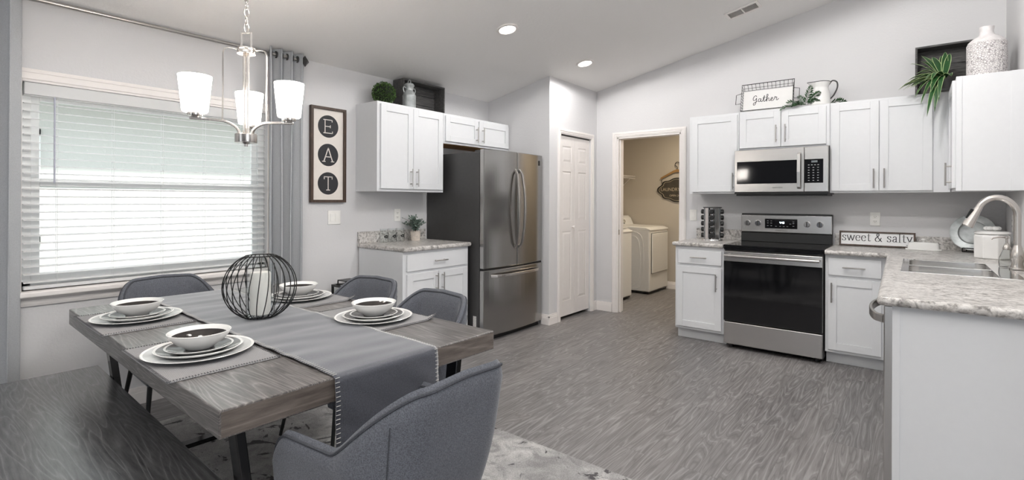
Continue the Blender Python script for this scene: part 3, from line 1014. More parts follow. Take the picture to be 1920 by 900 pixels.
# backguard
m = MB().prism([(.555, .915), (.645, .915), (.645, 1.182), (.575, 1.182), (.57, 1.01), (.56, .995)], .004, RW - .004, lambda u, v, s: (s, u, v))
bgd = m.build('backguard', M_black, t, bevel=.003)
fac = Matrix.Translation((0, .571, 1.0)) @ Matrix.Rotation(R(1.6), 4, 'X')
m = MB().box(.004, RW - .004, -.014, .004, .008, .168, M=fac)
pan = m.build('control_panel', M_steelx, bgd, bevel=.003)
pan_mb = MB().box(.215, .487, -.0155, -.013, .045, .135, M=fac)
dsp = pan_mb.build('display', M_blackg, pan, bevel=.001)
bgm = MB()
for k, (xx, zz) in enumerate([(.24, .115), (.27, .115), (.24, .095), (.27, .095), (.24, .07), (.27, .07), (.31, .066), (.345, .066), (.375, .066), (.405, .066), (.43, .09), (.455, .11), (.455, .095), (.455, .07)]):
    bgm.box(xx - .007, xx + .007, -.0162, -.0154, zz - .002, zz + .002, M=fac)
# display legends and clock stay on the display itself
bgm.build('legend', plain('legend_grey', srgb(150, 152, 156), 0.6), None).parent = None
lg = bpy.context.scene.collection.objects['legend']; lg.parent = pan
m = MB()
def seg7(mb, s, x, z, w_, h_, f, t0, t1, th):
    on = {'0': 'abcdef', '1': 'bc', '2': 'abged', '3': 'abgcd', '4': 'fgbc', '5': 'afgcd', '6': 'afgedc', '7': 'abc', '8': 'abcdefg', '9': 'abcdfg'}
    for ch in s:
        if ch == ':':
            for q in (.3, .7): mb.prism([(x, z + h_ * q - th), (x + 2 * th, z + h_ * q - th), (x + 2 * th, z + h_ * q + th), (x, z + h_ * q + th)], t0, t1, f)
            x += 4 * th; continue
        S = {'a': (0, h_, w_, h_), 'b': (w_, h_ / 2, w_, h_), 'c': (w_, 0, w_, h_ / 2), 'd': (0, 0, w_, 0), 'e': (0, 0, 0, h_ / 2), 'f': (0, h_ / 2, 0, h_), 'g': (0, h_ / 2, w_, h_ / 2)}
        for k in on[ch]:
            a0, b0, a1, b1 = S[k]
            mb.prism([(x + a0 - th, z + b0 - th), (x + a1 + th, z + b0 - th), (x + a1 + th, z + b1 + th), (x + a0 - th, z + b1 + th)], t0, t1, f)
        x += w_ + 4 * th
seg7(m, '4:48', .342, .092, .0075, .016, lambda u, v, s: fac @ Vector((u, s, v)), -.0162, -.0154, .0011)
m.build('clock_digits', M_lcd, pan)
for xx in (.062, .155, .565, .665):
    m = MB()
    K = fac @ Matrix.Translation((xx, -.014, .092)) @ Matrix.Rotation(R(90), 4, 'X')
    m.lathe([(0, .026), (.022, .026), (.025, .022), (.027, 0)], 24, M=K)
    kb = m.build('knob', M_chrome, pan, smooth=True)
    MB().box(-.0045, .0045, -.024, .024, .024, .032, M=K).build('grip', M_dark, kb, bevel=.002)
def text(name, body, size, m_, parent, loc, rot, depth=.0006, align='CENTER', sx=1.0):
    cu = bpy.data.curves.new(name, 'FONT')
    cu.body = body; cu.size = size; cu.extrude = depth; cu.align_x = align; cu.align_y = 'CENTER'
    cu.materials.append(m_)
    tmp = bpy.data.objects.new(name, cu)
    me = bpy.data.meshes.new_from_object(tmp)
    bpy.data.objects.remove(tmp)
    o = bpy.data.objects.new(name, me)
    COL.objects.link(o)
    o.parent = parent; o.location = loc; o.rotation_euler = rot; o.scale = (sx, 1, 1)
    return o
p = fac @ Vector((.355, -.0146, .025))
text('maker_lettering', 'SAMSUNG', .017, M_slot, pan, p, (R(90), 0, 0), sx=1.25)

# ------------------------------------------------------------------ microwave
MZ0, MZ1 = 1.352, 1.765
t = thing('microwave', 'stainless over the range microwave with a dark glass window', 'microwave', (-1.317, YB - .40, MZ0))
mw_, mh = .742, MZ1 - MZ0
bx('body', M_dark, t, 0, mw_, .02, .398, .012, mh)
bx('bottom_vent', M_black, t, .01, mw_ - .01, .03, .36, -.004, .014)
dw = .565
dr = MB().box(0, dw, 0, .03, .03, mh).build('door', M_steelx, t, bevel=.004)
MB().box(.022, dw - .03, -.003, .002, .105, mh - .105).build('window', M_blackg, dr, bevel=.002)
MB().sweep([(dw - .035, .002, .06), (dw - .035, -.035, .07), (dw - .035, -.042, .20), (dw - .035, -.035, mh - .06), (dw - .035, .002, mh - .05)], .026, .012, (1, 0, 0)).build('handle', M_steelz, dr, bevel=.003)
pn = MB().box(dw + .002, mw_, 0, .03, .03, mh).build('control_panel', M_steelx, t, bevel=.004)
MB().box(dw + .004, mw_ - .035, -.003, .002, .105, mh - .105).build('keypad', M_blackg, pn, bevel=.002)
m = MB()
for r_ in range(7):
    for c_ in range(3 if r_ else 4):
        xx = dw + .036 + c_ * (.034 if r_ else .023); zz = mh - .155 - r_ * .022
        m.box(xx - .006, xx + .006, -.0036, -.0028, zz - .0022, zz + .0022)
m.build('key_legends', plain('legend_white', srgb(190, 190, 190), 0.6), pn)
MB().box(dw + .055, dw + .10, -.0036, -.0028, mh - .135, mh - .118).build('clock_window', plain('lcd_grey', srgb(110, 116, 120), 0.4), pn)
text('maker_lettering', 'SAMSUNG', .014, M_slot, dr, (.36, -.0006, .068), (R(90), 0, 0), sx=1.25)
bx('lower_trim', M_black, t, 0, mw_, .004, .03, .012, .029)

# ------------------------------------------------------------------ refrigerator
FY0, FY1, FXF = 3.402, 4.312, -3.03
fwid = FY1 - FY0
t = thing('refrigerator', 'stainless french door refrigerator with a bottom freezer drawer', 'refrigerator', (FXF, FY0, 0), R(90))
bx('body', M_dark, t, .004, fwid - .004, .085, .80, .03, 1.745, .006)
bx('base_grille', M_black, t, .02, fwid - .02, .06, .3, .0, .045)
for xx in (.06, .74):
    MB().box(xx, xx + .09, .10, .2, 1.745, 1.768).build('hinge_cover', M_dark, t, bevel=.004)
def bow(x):      # bowed door fronts
    u = x / fwid * 2 - 1
    return .028 * u * u
def fdoor(name, x0, x1, z0, z1):
    m = MB()
    n = 14
    xs = [x0 + (x1 - x0) * k / n for k in range(n + 1)]
    poly = [(x, bow(x)) for x in xs] + [(x1, .078), (x0, .078)]
    m.prism(poly, z0, z1)
    return m.build(name, M_steelf, t, bevel=.006, seg=3)
dl = fdoor('left_door', 0, fwid / 2 - .003, .672, 1.768)
drr = fdoor('right_door', fwid / 2 + .003, fwid, .672, 1.768)
fz = fdoor('freezer_drawer', 0, fwid, .05, .655)
bx('gasket_gap', M_black, t, .01, fwid - .01, .03, .085, .64, .69)
for dd, s in ((dl, -1), (drr, 1)):
    cx_ = fwid / 2 + s * .035
    pts = []
    for k in range(17):
        a = k / 16
        pts.append((cx_ + s * .012 * math.sin(PI * a), -.012 - .05 * math.sin(PI * a) ** .6 if 0 < k < 16 else .004, .84 + .76 * a))
    MB().sweep(pts, .024, .02, (1, 0, 0)).build('handle', M_handle, dd, bevel=.004)
pts = []
for k in range(17):
    a = k / 16
    x = .09 + (fwid - .18) * a
    pts.append((x, bow(x) - (.012 + .045 * math.sin(PI * a) ** .5 if 0 < k < 16 else -.004), .60))
MB().sweep(pts, .026, .018, (0, 0, 1)).build('handle', M_nickel, fz, bevel=.004)
xb_ = fwid - .07
MB().box(xb_ - .014, xb_ + .014, bow(xb_) - .003, bow(xb_) + .004, 1.66, 1.71).build('badge', M_black, drr)
MB().box(.0025, .0035, .12, .16, .10, .23).build('rating_sticker', plain('sticker_white', srgb(205, 203, 200), 0.6, var=.3, scale=180), t)

# ------------------------------------------------------------------ wall plates
def plate(label, loc, rz, kind, wd_=.072, n=1):
    cat = 'light switch' if kind == 'switch' else 'outlet'
    t = thing('light_switch' if kind == 'switch' else 'power_outlet', label, cat, loc, rz)
    w_ = wd_ + .046 * (n - 1)
    pl = MB().box(-w_ / 2, w_ / 2, -.006, 0, -.058, .058).build('cover_plate', M_plast, t, bevel=.002)
    for k in range(n):
        cx_ = (k - (n - 1) / 2) * .046
        if kind == 'switch':
            MB().box(cx_ - .0165, cx_ + .0165, -.009, -.005, -.033, .033).build('rocker', M_plast, t, bevel=.0015)
        else:
            for zz in (-.02, .02):
                o = MB().box(cx_ - .0165, cx_ + .0165, -.0085, -.005, zz - .0135, zz + .0135).build('socket', M_plast, t, bevel=.003)
                m = MB()
                for xx in (-.0065, .0065): m.box(cx_ + xx - .0012, cx_ + xx + .0012, -.0092, -.0083, zz - .003, zz + .006)
                m.cyl((cx_, -.0092, zz - .008), (cx_, -.0083, zz - .008), .0022, seg=8)
                m.build('slots', M_slot, o)
    return t
plate('white double rocker light switch under the letter sign', (XL, 2.378, 1.149), R(90), 'switch', n=2)
plate('white power outlet above the small left countertop', (XL, 3.04, 1.157), R(90), 'outlet')
plate('white single rocker light switch left of the spice rack', (-1.832, YB, 1.152), 0, 'switch')
plate('white power outlet above the sweet and salty sign', (-.276, YB, 1.15), 0, 'outlet')
plate('white power outlet on the right wall behind the canister', (XR, 4.92, 1.15), R(-90), 'outlet')

# ------------------------------------------------------------------ letter sign EAT
t = thing('wall_sign', 'tall framed wall sign with three black circles spelling EAT', 'sign', (XL + .001, 2.312, 1.276), R(90))
sw_, sh = .322, .79
m = MB(); fr_ = .022
m.box(-sw_ / 2, -sw_ / 2 + fr_, -.032, 0, 0, sh); m.box(sw_ / 2 - fr_, sw_ / 2, -.032, 0, 0, sh)
m.box(-sw_ / 2 + fr_, sw_ / 2 - fr_, -.032, 0, 0, fr_); m.box(-sw_ / 2 + fr_, sw_ / 2 - fr_, -.032, 0, sh - fr_, sh)
m.build('frame', M_frame, t, bevel=.001)
MB().box(-sw_ / 2 + fr_, sw_ / 2 - fr_, -.014, 0, fr_, sh - fr_).build('panel', M_paper, t)
for k, ch in enumerate('TAE'):
    cz = .158 + k * .237
    d_ = MB().cyl((0, -.0155, cz), (0, -.0135, cz), .093, seg=48).build('disc', M_ink, t)
    m = MB()
    f_ = lambda u, v, s, cz=cz: (u, s, cz + v)
    S = {'E': [((-.03, -.055), (-.03, .055)), ((-.03, .055), (.034, .055)), ((-.03, 0), (.018, 0)), ((-.03, -.055), (.038, -.055)), ((.034, .055), (.034, .042)), ((.038, -.055), (.038, -.042)), ((-.042, .055), (-.03, .055)), ((-.042, -.055), (-.03, -.055)), ((.018, .008), (.018, -.008))],
         'A': [((-.04, -.055), (0, .058)), ((0, .058), (.04, -.055)), ((-.026, -.016), (.026, -.016)), ((-.052, -.055), (-.028, -.055)), ((.028, -.055), (.052, -.055))],
         'T': [((0, -.055), (0, .055)), ((-.036, .055), (.036, .055)), ((-.036, .055), (-.036, .038)), ((.036, .055), (.036, .038)), ((-.014, -.055), (.014, -.055))]}[ch]
    for a_, b_ in S: m.stroke([a_, b_], .0034, .0034, f_, -.0165, -.0154)
    m.build('letter', M_paper, d_)

# ------------------------------------------------------------------ stroke lettering
G = {
 's': (.66, [[(.55, .76), (.5, .95), (.3, 1.0), (.12, .9), (.1, .72), (.24, .58), (.42, .46), (.55, .28), (.48, .08), (.28, 0), (.1, .06), (.05, .24)]], []),
 'w': (1.2, [], [[(.02, 1), (.34, 0)], [(.34, 0), (.58, .95)], [(.55, 1), (.86, 0)], [(.86, 0), (1.14, 1)], [(-.05, 1), (.2, 1)], [(.42, 1), (.7, 1)], [(1.0, 1), (1.24, 1)]]),
 'e': (.76, [[(.66, .55), (.62, .86), (.4, 1.0), (.16, .86), (.07, .5), (.17, .14), (.42, 0), (.68, .2)]], [[(.1, .55), (.66, .55)]]),
 't': (.56, [[(.26, 1.32), (.26, .9), (.26, .2), (.36, .02), (.54, .1)]], [[(.04, 1), (.5, 1)]]),
 '&': (1.15, [[(1.02, 0), (.62, .5), (.34, .98), (.3, 1.25), (.46, 1.42), (.62, 1.26), (.54, 1.0), (.2, .64), (.06, .34), (.2, .06), (.46, 0), (.74, .2), (.94, .66)]], []),
 'a': (.74, [[(.12, .76), (.3, 1.0), (.5, .92), (.55, .7), (.55, .14), (.68, .02)], [(.55, .6), (.25, .48), (.08, .25), (.2, .03), (.4, .06), (.55, .22)]], []),
 'l': (.42, [], [[(.2, 1.55), (.2, 0)], [(.02, 0), (.38, 0)], [(.04, 1.5), (.2, 1.55)]]),
 'y': (.78, [[(.72, 1), (.42, .1), (.28, -.32), (.14, -.5), (-.02, -.42)]], [[(.06, 1), (.42, .02)], [(-.04, 1), (.22, 1)], [(.56, 1), (.84, 1)]]),
 ' ': (.42, [], []),
}
def lettering(mb, s, size, x, z, f, t0, t1, na=.062, nb=.022, gap=.1):
    for ch in s:
        adv, cur, st = G[ch]
        for l in cur:
            P = [(x + p.x * size, z + p.y * size) for p in catmull([(a, b, 0) for a, b in l], 5)]
            mb.stroke(P, na * size, nb * size, f, t0, t1)
        for l in st:
            thin = abs(l[0][1] - l[1][1]) < .05
            mb.stroke([(x + a * size, z + b * size) for a, b in l], na * size * (.6 if thin else 1), nb * size, f, t0, t1)
        x += (adv + gap) * size
    return x
def width(s, gap=.1):
    return sum(G[c_][0] + gap for c_ in s) - gap

# sweet & salty sign
t = thing('counter_sign', 'long framed sign reading sweet & salty leaning against the backsplash', 'sign', (-.266, YB - .062, ZC + .001), 0, rot=(R(-9), 0, 0))
ws, hs = .525, .128
m = MB(); fr_ = .013
m.box(-ws / 2, -ws / 2 + fr_, -.018, 0, 0, hs); m.box(ws / 2 - fr_, ws / 2, -.018, 0, 0, hs)
m.box(-ws / 2 + fr_, ws / 2 - fr_, -.018, 0, 0, fr_); m.box(-ws / 2 + fr_, ws / 2 - fr_, -.018, 0, hs - fr_, hs)
m.build('frame', M_frame, t, bevel=.001)
MB().box(-ws / 2 + fr_, ws / 2 - fr_, -.009, 0, fr_, hs - fr_).build('panel', plain('sign_white', srgb(236, 236, 236), 0.6, var=.01), t)
m = MB()
sz = .047
W_ = width('sweet & salty') * sz
lettering(m, 'sweet & salty', sz, -W_ / 2, .045, lambda u, v, s: (u, s, v), -.0105, -.0088)
m.build('lettering', M_ink, t)

# ------------------------------------------------------------------ butter dish, charger, canister
t = thing('butter_dish', 'white ceramic covered butter dish in front of the sign', 'butter dish', (.045, YB - .15, ZC))
m = MB().prism([(.115 * math.copysign(abs(math.cos(a)) ** .45, math.cos(a)), .055 * math.copysign(abs(math.sin(a)) ** .45, math.sin(a))) for a in [2 * PI * k / 40 for k in range(40)]], 0, .012)
m.build('base_plate', M_white, t, bevel=.004)
m = MB()
def sup(a, ax, ay): return (ax * math.copysign(abs(math.cos(a)) ** .4, math.cos(a)), ay * math.copysign(abs(math.sin(a)) ** .4, math.sin(a)))
L_ = [(1, .012), (1.0, .02), (.97, .05), (.92, .058), (.8, .062), (.0, .064)]
V = []
for s_, z in L_:
    V.append([m.bm.verts.new((*sup(2 * PI * k / 40, .1 * s_, .045 * s_), z)) for k in range(40)] if s_ else [m.bm.verts.new((0, 0, z))])
for A, B in zip(V[:-1], V[1:]):
    for k in range(40):
        m.face([A[k], A[(k + 1) % 40], B[(k + 1) % 40], B[k]] if len(B) > 1 else [A[k], A[(k + 1) % 40], B[0]])
lid = m.build('lid', M_white, t, smooth=True)
MB().lathe([(.006, .062), (.007, .072), (.016, .08), (.016, .086), (.008, .091), (0, .092)], 16).build('lid_knob', M_white, lid, smooth=True)

t = thing('charger_plate', 'round galvanised metal plate propped on a black stand in the corner', 'plate', (.335, YB - .115, ZC + .012), R(-14))
m = MB().lathe([(0, .002), (.078, .002), (.085, .006), (.089, .013), (.131, .017), (.138, .020), (.138, .016), (.131, .013), (.09, .008), (.085, 0), (0, -.002)], 56, M=Matrix.Rotation(R(78), 4, 'X') @ Matrix.Translation((0, .138, 0)))
m.build('plate', M_galv, t, smooth=True, ang=50)
m = MB()
for s in (-1, 1):
    m.tube(catmull([(s * .045, -.062, .02), (s * .045, -.06, -.008), (s * .045, 0.0, -.008), (s * .045, .06, -.008), (s * .03, .05, .12)], 5), .004, 6)
m.tube([(-.045, -.058, -.008), (.045, -.058, -.008)], .004, 6); m.tube([(-.045, -.062, .02), (.045, -.062, .02)], .004, 6)
m.build('easel', M_black, t, smooth=True)

t = thing('canister', 'white octagonal ceramic canister with a flower knob lid by the sink', 'canister', (.405, 4.73, ZC))
M_ = Matrix.Rotation(R(12), 4, 'Z')
m = MB().lathe([(0, 0), (.09, 0), (.096, .006), (.098, .15), (.093, .162), (.085, .166), (0, .166)], 8, M=M_)
m.build('body', M_white, t, bevel=.006, seg=3)
m = MB().lathe([(.090, .166), (.095, .170), (.094, .178), (.08, .186), (0, .190)], 32)
for k in range(6):
    a = 2 * PI * k / 6
    m.ball((.026 * math.cos(a), .026 * math.sin(a), .205), .021, 12, 8, (1, 1, .7))
m.cyl((0, 0, .185), (0, 0, .203), .018, seg=14)
m.build('lid', M_white, t, smooth=True)

# ------------------------------------------------------------------ spice carousel
rk = thing('spice_rack', 'round chrome spice rack on the counter left of the range', 'spice rack', (-1.565, 5.10, ZC))
m = MB().lathe([(0, 0), (.098, 0), (.1, .004), (.098, .014), (.03, .02), (0, .02)], 40)
m.build('base', M_chrome, rk, smooth=True)
m = MB().lathe([(0, .318), (.085, .318), (.088, .322), (.085, .328), (0, .33)], 40)
m.build('top', M_dark, rk, smooth=True)
m = MB()
for k in range(4):
    a = R(45 + 90 * k + 12)
    u, v = Vector((math.cos(a), math.sin(a), 0)), Vector((-math.sin(a), math.cos(a), 0))
    m.sweep([u * .066 + Vector((0, 0, .016)), u * .066 + Vector((0, 0, .32))], .062, .003, v)
    for s in (-1, 1): m.cyl(u * .07 + v * (s * .03) + Vector((0, 0, .016)), u * .07 + v * (s * .03) + Vector((0, 0, .32)), .004, seg=8)
m.cyl((0, 0, .016), (0, 0, .32), .02, seg=16)
m.build('column', M_chrome, rk, smooth=True)
proto = thing('spice_jar', 'x', 'spice jar', (0, 0, 0), 0, 'spice jars in the chrome rack')
m = MB().cyl((.028, 0, 0), (.078, 0, 0), .0205, seg=18)
m.build('jar', M_glass, proto, smooth=True)
m = MB().lathe([(0, .026), (.016, .026), (.0235, .02), (.0235, 0), (0, 0)], 20, M=Matrix.Translation((.078, 0, 0)) @ Matrix.Rotation(R(90), 4, 'Y'))
m.build('lid', M_black, proto, smooth=True)
first = True
for cn, ang_ in (('left', 192), ('front', 282), ('right edge', 12)):
    for r_ in range(5):
        o = proto if first else copy_tree(proto)
        first = False
        o.location = (-1.565, 5.10, ZC + .05 + r_ * .058)
        o.rotation_euler = (0, 0, R(ang_))
        o['label'] = 'black lidded spice jar in the %s column of the chrome rack, %s row' % (cn, ('bottom', 'second lowest', 'middle', 'second highest', 'top')[r_])

# ------------------------------------------------------------------ glass jars and potted plant on the left counter
def jar(label, y):
    t = thing('glass_jar', label, 'jar', (XL + .10, y, ZC), 0, 'three small glass jars on the left counter')
    m = MB().lathe([(0, .002), (.036, .002), (.038, .01), (.038, .085), (.033, .098), (.034, .125), (.031, .125), (.030, .099), (.035, .084), (.035, .012), (0, .006)], 24)
    m.build('jar', M_glass, t, smooth=True)
    m = MB()
    f_ = lambda u, v, s: (s * math.cos(u / .038), s * math.sin(u / .038), v)
    n = 14
    out = [(.024 * math.cos(2 * PI * k / n), .055 + .011 * math.sin(2 * PI * k / n) * (1 + .3 * abs(math.cos(4 * PI * k / n)))) for k in range(n)]
    m.prism(out, .0384, .0392, f_)
    lab = m.build('chalk_label', M_black, t)
    m = MB().prism([(-.011, .053), (.011, .053), (.011, .0565), (-.011, .0565)], .0393, .0396, f_)
    m.build('chalk_mark', M_stitch, lab)
    return t
jar('small glass jar with a black label, leftmost of three by the backsplash', 2.815)
jar('small glass jar with a black label, middle one of three by the backsplash', 2.908)
jar('small glass jar with a black label, right one of three nearest the potted plant', 3.0)

t = thing('potted_plant', 'small grey green leafy plant in a whitewashed ribbed pot on the left counter', 'plant', (XL + .12, 3.165, ZC))
m = MB()
for k in range(28):
    a = 2 * PI * k / 28
    m.cyl((.036 * math.cos(a), .036 * math.sin(a), 0), (.043 * math.cos(a), .043 * math.sin(a), .088), .0055, seg=6)
m.lathe([(0, 0), (.036, 0), (.042, .086), (.03, .082), (0, .08)], 28)
m.build('pot', plain('whitewashed_wicker', srgb(206, 196, 186), .8, var=.15, scale=60), t, smooth=True)
def leafy(stems, leaf_n, ls, zbase, spread, hmin, hmax, seed):
    rnd = random.Random(seed)
    st, lf = MB(), MB()
    for i in range(stems):
        a = rnd.uniform(0, 2 * PI); sp = rnd.uniform(.2, 1) * spread; hgt = rnd.uniform(hmin, hmax)
        P = [Vector((math.cos(a) * sp * k * k, math.sin(a) * sp * k * k, zbase + hgt * (k - .18 * k * k * sp / max(spread, 1e-6)))) for k in [j / 7 for j in range(8)]]
        st.tube(P, .0012, 4)
        for j in range(leaf_n):
            q = rnd.uniform(.25, 1.0) * 7
            i0 = min(int(q), 6)
            p = P[i0].lerp(P[i0 + 1], q - i0)
            d = Vector((rnd.uniform(-1, 1), rnd.uniform(-1, 1), rnd.uniform(-.4, .9))).normalized()
            s = d.orthogonal().normalized(); s.rotate(Matrix.Rotation(rnd.uniform(0, 6.28), 3, d))
            L = ls * rnd.uniform(.7, 1.3)
            n_ = d.cross(s)
            v = [lf.bm.verts.new(p + x) for x in (Vector(), d * L * .5 + s * L * .28 + n_ * L * .06, d * L, d * L * .5 - s * L * .28 + n_ * L * .06)]
            lf.face(v)
    return st, lf
st, lf = leafy(44, 15, .026, .08, .125, .07, .17, 3)
st.build('stems', M_bark, t); lf.build('leaves', M_sage, t)

# ------------------------------------------------------------------ on top of the left uppers
ZT = UT
t = thing('boxwood_ball', 'round green faux boxwood ball on the tall left wall cabinet', 'topiary', (XL + .165, 2.76, ZT))
rb = .103
rnd = random.Random(5)
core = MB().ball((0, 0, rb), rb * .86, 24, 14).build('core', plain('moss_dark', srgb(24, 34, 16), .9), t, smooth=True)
m = MB()
for i in range(1500):
    z = rnd.uniform(-1, 1); a = rnd.uniform(0, 2 * PI); q = math.sqrt(1 - z * z)
    n_ = Vector((q * math.cos(a), q * math.sin(a), z))
    p = Vector((0, 0, rb)) + n_ * rb * rnd.uniform(.82, .97)
    d = (n_ * .7 + Vector((rnd.uniform(-1, 1), rnd.uniform(-1, 1), rnd.uniform(-1, 1))) * .8).normalized()
    s = d.orthogonal().normalized(); s.rotate(Matrix.Rotation(rnd.uniform(0, 6.28), 3, d))
    L = rnd.uniform(.010, .017)
    v = [m.bm.verts.new(p + x) for x in (Vector(), d * L * .55 + s * L * .35, d * L, d * L * .55 - s * L * .35)]
    m.face(v)
m.build('leaves', M_leaf, t)

t = thing('milk_can', 'small galvanised milk can beside the boxwood ball', 'milk can', (XL + .238, 2.985, ZT))
m = MB().lathe([(0, 0), (.058, 0), (.06, .004), (.06, .10), (.0615, .104), (.0615, .112), (.058, .116), (.05, .138), (.034, .158), (.034, .178), (.044, .20), (.046, .204), (.046, .210), (.0, .210)], 32)
m.build('body', M_galv, t, smooth=True)
m = MB().lathe([(.0, .21), (.042, .21), (.036, .222), (.0, .228)], 24)
m.tube(catmull([(-.018, 0, .222), (-.016, 0, .245), (0, 0, .256), (.016, 0, .245), (.018, 0, .222)], 4), .004, 6)
m.build('lid', M_galv, t, smooth=True)
for s in (-1, 1):
    m = MB().tube(catmull([(0, s * .036, .178), (0, s * .062, .185), (0, s * .07, .165), (0, s * .058, .135)], 5), .0045, 8)
    m.build('handle', M_galv, t, smooth=True)

def crate(label, loc, rz, w_, h_, d_):
    t = thing('wooden_crate', label, 'crate', loc, rz)
    th = .014
    for k in range(3):
        z0 = h_ * k / 3 + .003; z1 = h_ * (k + 1) / 3 - .003
        MB().box(-w_ / 2 + th, w_ / 2 - th, d_ - th, d_, z0, z1).build('back_slat', M_crate, t, bevel=.001)
    for s in (-1, 1):
        m = MB()
        for k in range(2):
            m.box(*sorted((s * w_ / 2, s * (w_ / 2 - th))), d_ * k / 2 + .002, d_ * (k + 1) / 2 - .002, 0, h_)
        m.build('side', M_crate, t, bevel=.001)
    m = MB()
    for k in range(2): m.box(-w_ / 2 + th, w_ / 2 - th, d_ * k / 2 + .002, d_ * (k + 1) / 2 - .002, 0, th)
    m.build('bottom', M_crate, t, bevel=.001)
    m = MB()
    for k in range(2): m.box(-w_ / 2 + th, w_ / 2 - th, d_ * k / 2 + .002, d_ * (k + 1) / 2 - .002, h_ - th, h_)
    m.build('top', M_crate, t, bevel=.001)
    return t
crate('dark grey wooden crate on its side behind the milk can', (XL + .17, 3.235, ZT), R(90), .52, .285, .155)
crate('dark grey wooden crate on its side behind the striped plant', (.17, YB - .17, ZT), 0, .36, .40, .16)

# ------------------------------------------------------------------ on top of the right uppers
t = thing('wire_tray_sign', 'white board reading Gather in a black wire tray above the microwave', 'sign', (-1.075, YB - .26, ZT + .003), 0, rot=(R(-13), 0, 0))
w_, h_ = .44, .262
m = MB()
def rect(y, ins, z0, z1): return [(-w_ / 2 + ins, y, z0), (w_ / 2 - ins, y, z0), (w_ / 2 - ins, y, z1), (-w_ / 2 + ins, y, z1)]
m.tube(rect(-.03, 0, 0.002, h_), .0038, 6, closed=True)
m.tube(rect(.0, .012, 0.012, h_ - .05), .0022, 6, closed=True); m.tube(rect(-.012, .008, .008, h_ - .03), .002, 6, closed=True)
for k in range(13):
    x = -w_ / 2 + .015 + k * (w_ - .03) / 12
    m.tube([(x, -.03, h_), (x * .97, .0, h_ - .05)], .002, 5)
for k in range(9):
    z = .01 + k * (h_ - .02) / 8
    for s in (-1, 1): m.tube([(s * w_ / 2, -.03, z), (s * (w_ / 2 - .012), 0, .012 + k * (h_ - .062) / 8)], .002, 5)
m.build('wire_frame', M_black, t, smooth=True)
for s in (-1, 1):
    m = MB().tube([(s * w_ / 2, -.03, h_ * .68), (s * (w_ / 2 + .045), -.035, h_ * .63), (s * (w_ / 2 + .045), -.035, h_ * .27), (s * w_ / 2, -.03, h_ * .30)], .0028, 6)
    m.build('handle', M_black, t, smooth=True)
bd = MB().box(-w_ / 2 + .014, w_ / 2 - .014, -.006, .0, .006, h_ - .062).build('board', M_white, t)
m = MB()
gz = .040
def scr(l, ox): 
    P = [(ox + p.x * gz, .085 + p.y * gz) for p in catmull([(a, b, 0) for a, b in l], 6)]
    m.stroke(P, .0021, .0016, lambda u, v, s: (u, s, v), -.0072, -.0058)
ox = -.125
scr([(.85, 1.45), (.6, 1.7), (.25, 1.4), (.1, .85), (.3, .5), (.65, .65), (.85, 1.05), (.8, .2), (.55, -.55), (.25, -.6), (.25, -.2), (.7, .1), (1.05, .3)], ox)
scr([(1.75, .75), (1.45, .85), (1.25, .45), (1.4, .08), (1.7, .3), (1.8, .8), (1.8, .2), (2.0, .05), (2.25, .4)], ox)
scr([(2.25, .4), (2.5, 1.5), (2.42, .2), (2.62, .05), (2.85, .35)], ox); scr([(2.2, .95), (2.75, 1.05)], ox)
scr([(2.85, .35), (3.25, 1.4), (3.15, 1.75), (2.98, 1.4), (3.0, .02), (3.15, .6), (3.4, .8), (3.5, .5), (3.5, .12), (3.7, .1), (3.95, .35)], ox)
scr([(3.9, .38), (4.25, .55), (4.2, .82), (4.0, .75), (3.9, .4), (4.05, .06), (4.35, .1), (4.6, .4)], ox)
scr([(4.6, .4), (4.75, .95), (4.85, .75), (5.1, .8), (5.05, .2), (5.25, .08), (5.5, .4)], ox)
m.build('lettering', M_ink, bd)

t = thing('pitcher', 'white enamel pitcher with a dark rim on the right wall cabinets', 'pitcher', (-.655, YB - .21, ZT), R(8))
def pit(u, v):
    a = 2 * PI * u
    prof = [(.074, 0), (.072, .05), (.064, .12), (.056, .15), (.056, .162), (.066, .19), (.072, .205)]
    k = min(int(v * 6), 5); q = v * 6 - k
    r = prof[k][0] * (1 - q) + prof[k + 1][0] * q; z = prof[k][1] * (1 - q) + prof[k + 1][1] * q
    sp = max(0, math.cos(a - PI)) ** 6 * max(0, (z - .155) / .05)
    return Vector(((r + .03 * sp) * math.cos(a), r * math.sin(a), z + .008 * sp))
m = MB().grid(pit, 36, 24, closed_u=True)
m.lathe([(0, .002), (.074, .002)], 36)
m.build('body', M_white, t, smooth=True, solid=.003)
m = MB().tube([pit(k / 36, 1) for k in range(36)], .003, 6, closed=True)
m.build('rim', M_black, t, smooth=True)
m = MB().tube(catmull([(.058, 0, .178), (.085, 0, .212), (.118, 0, .198), (.122, 0, .15), (.098, 0, .09), (.07, 0, .055)], 6), .006, 8)
m.build('handle', M_dark, t, smooth=True)

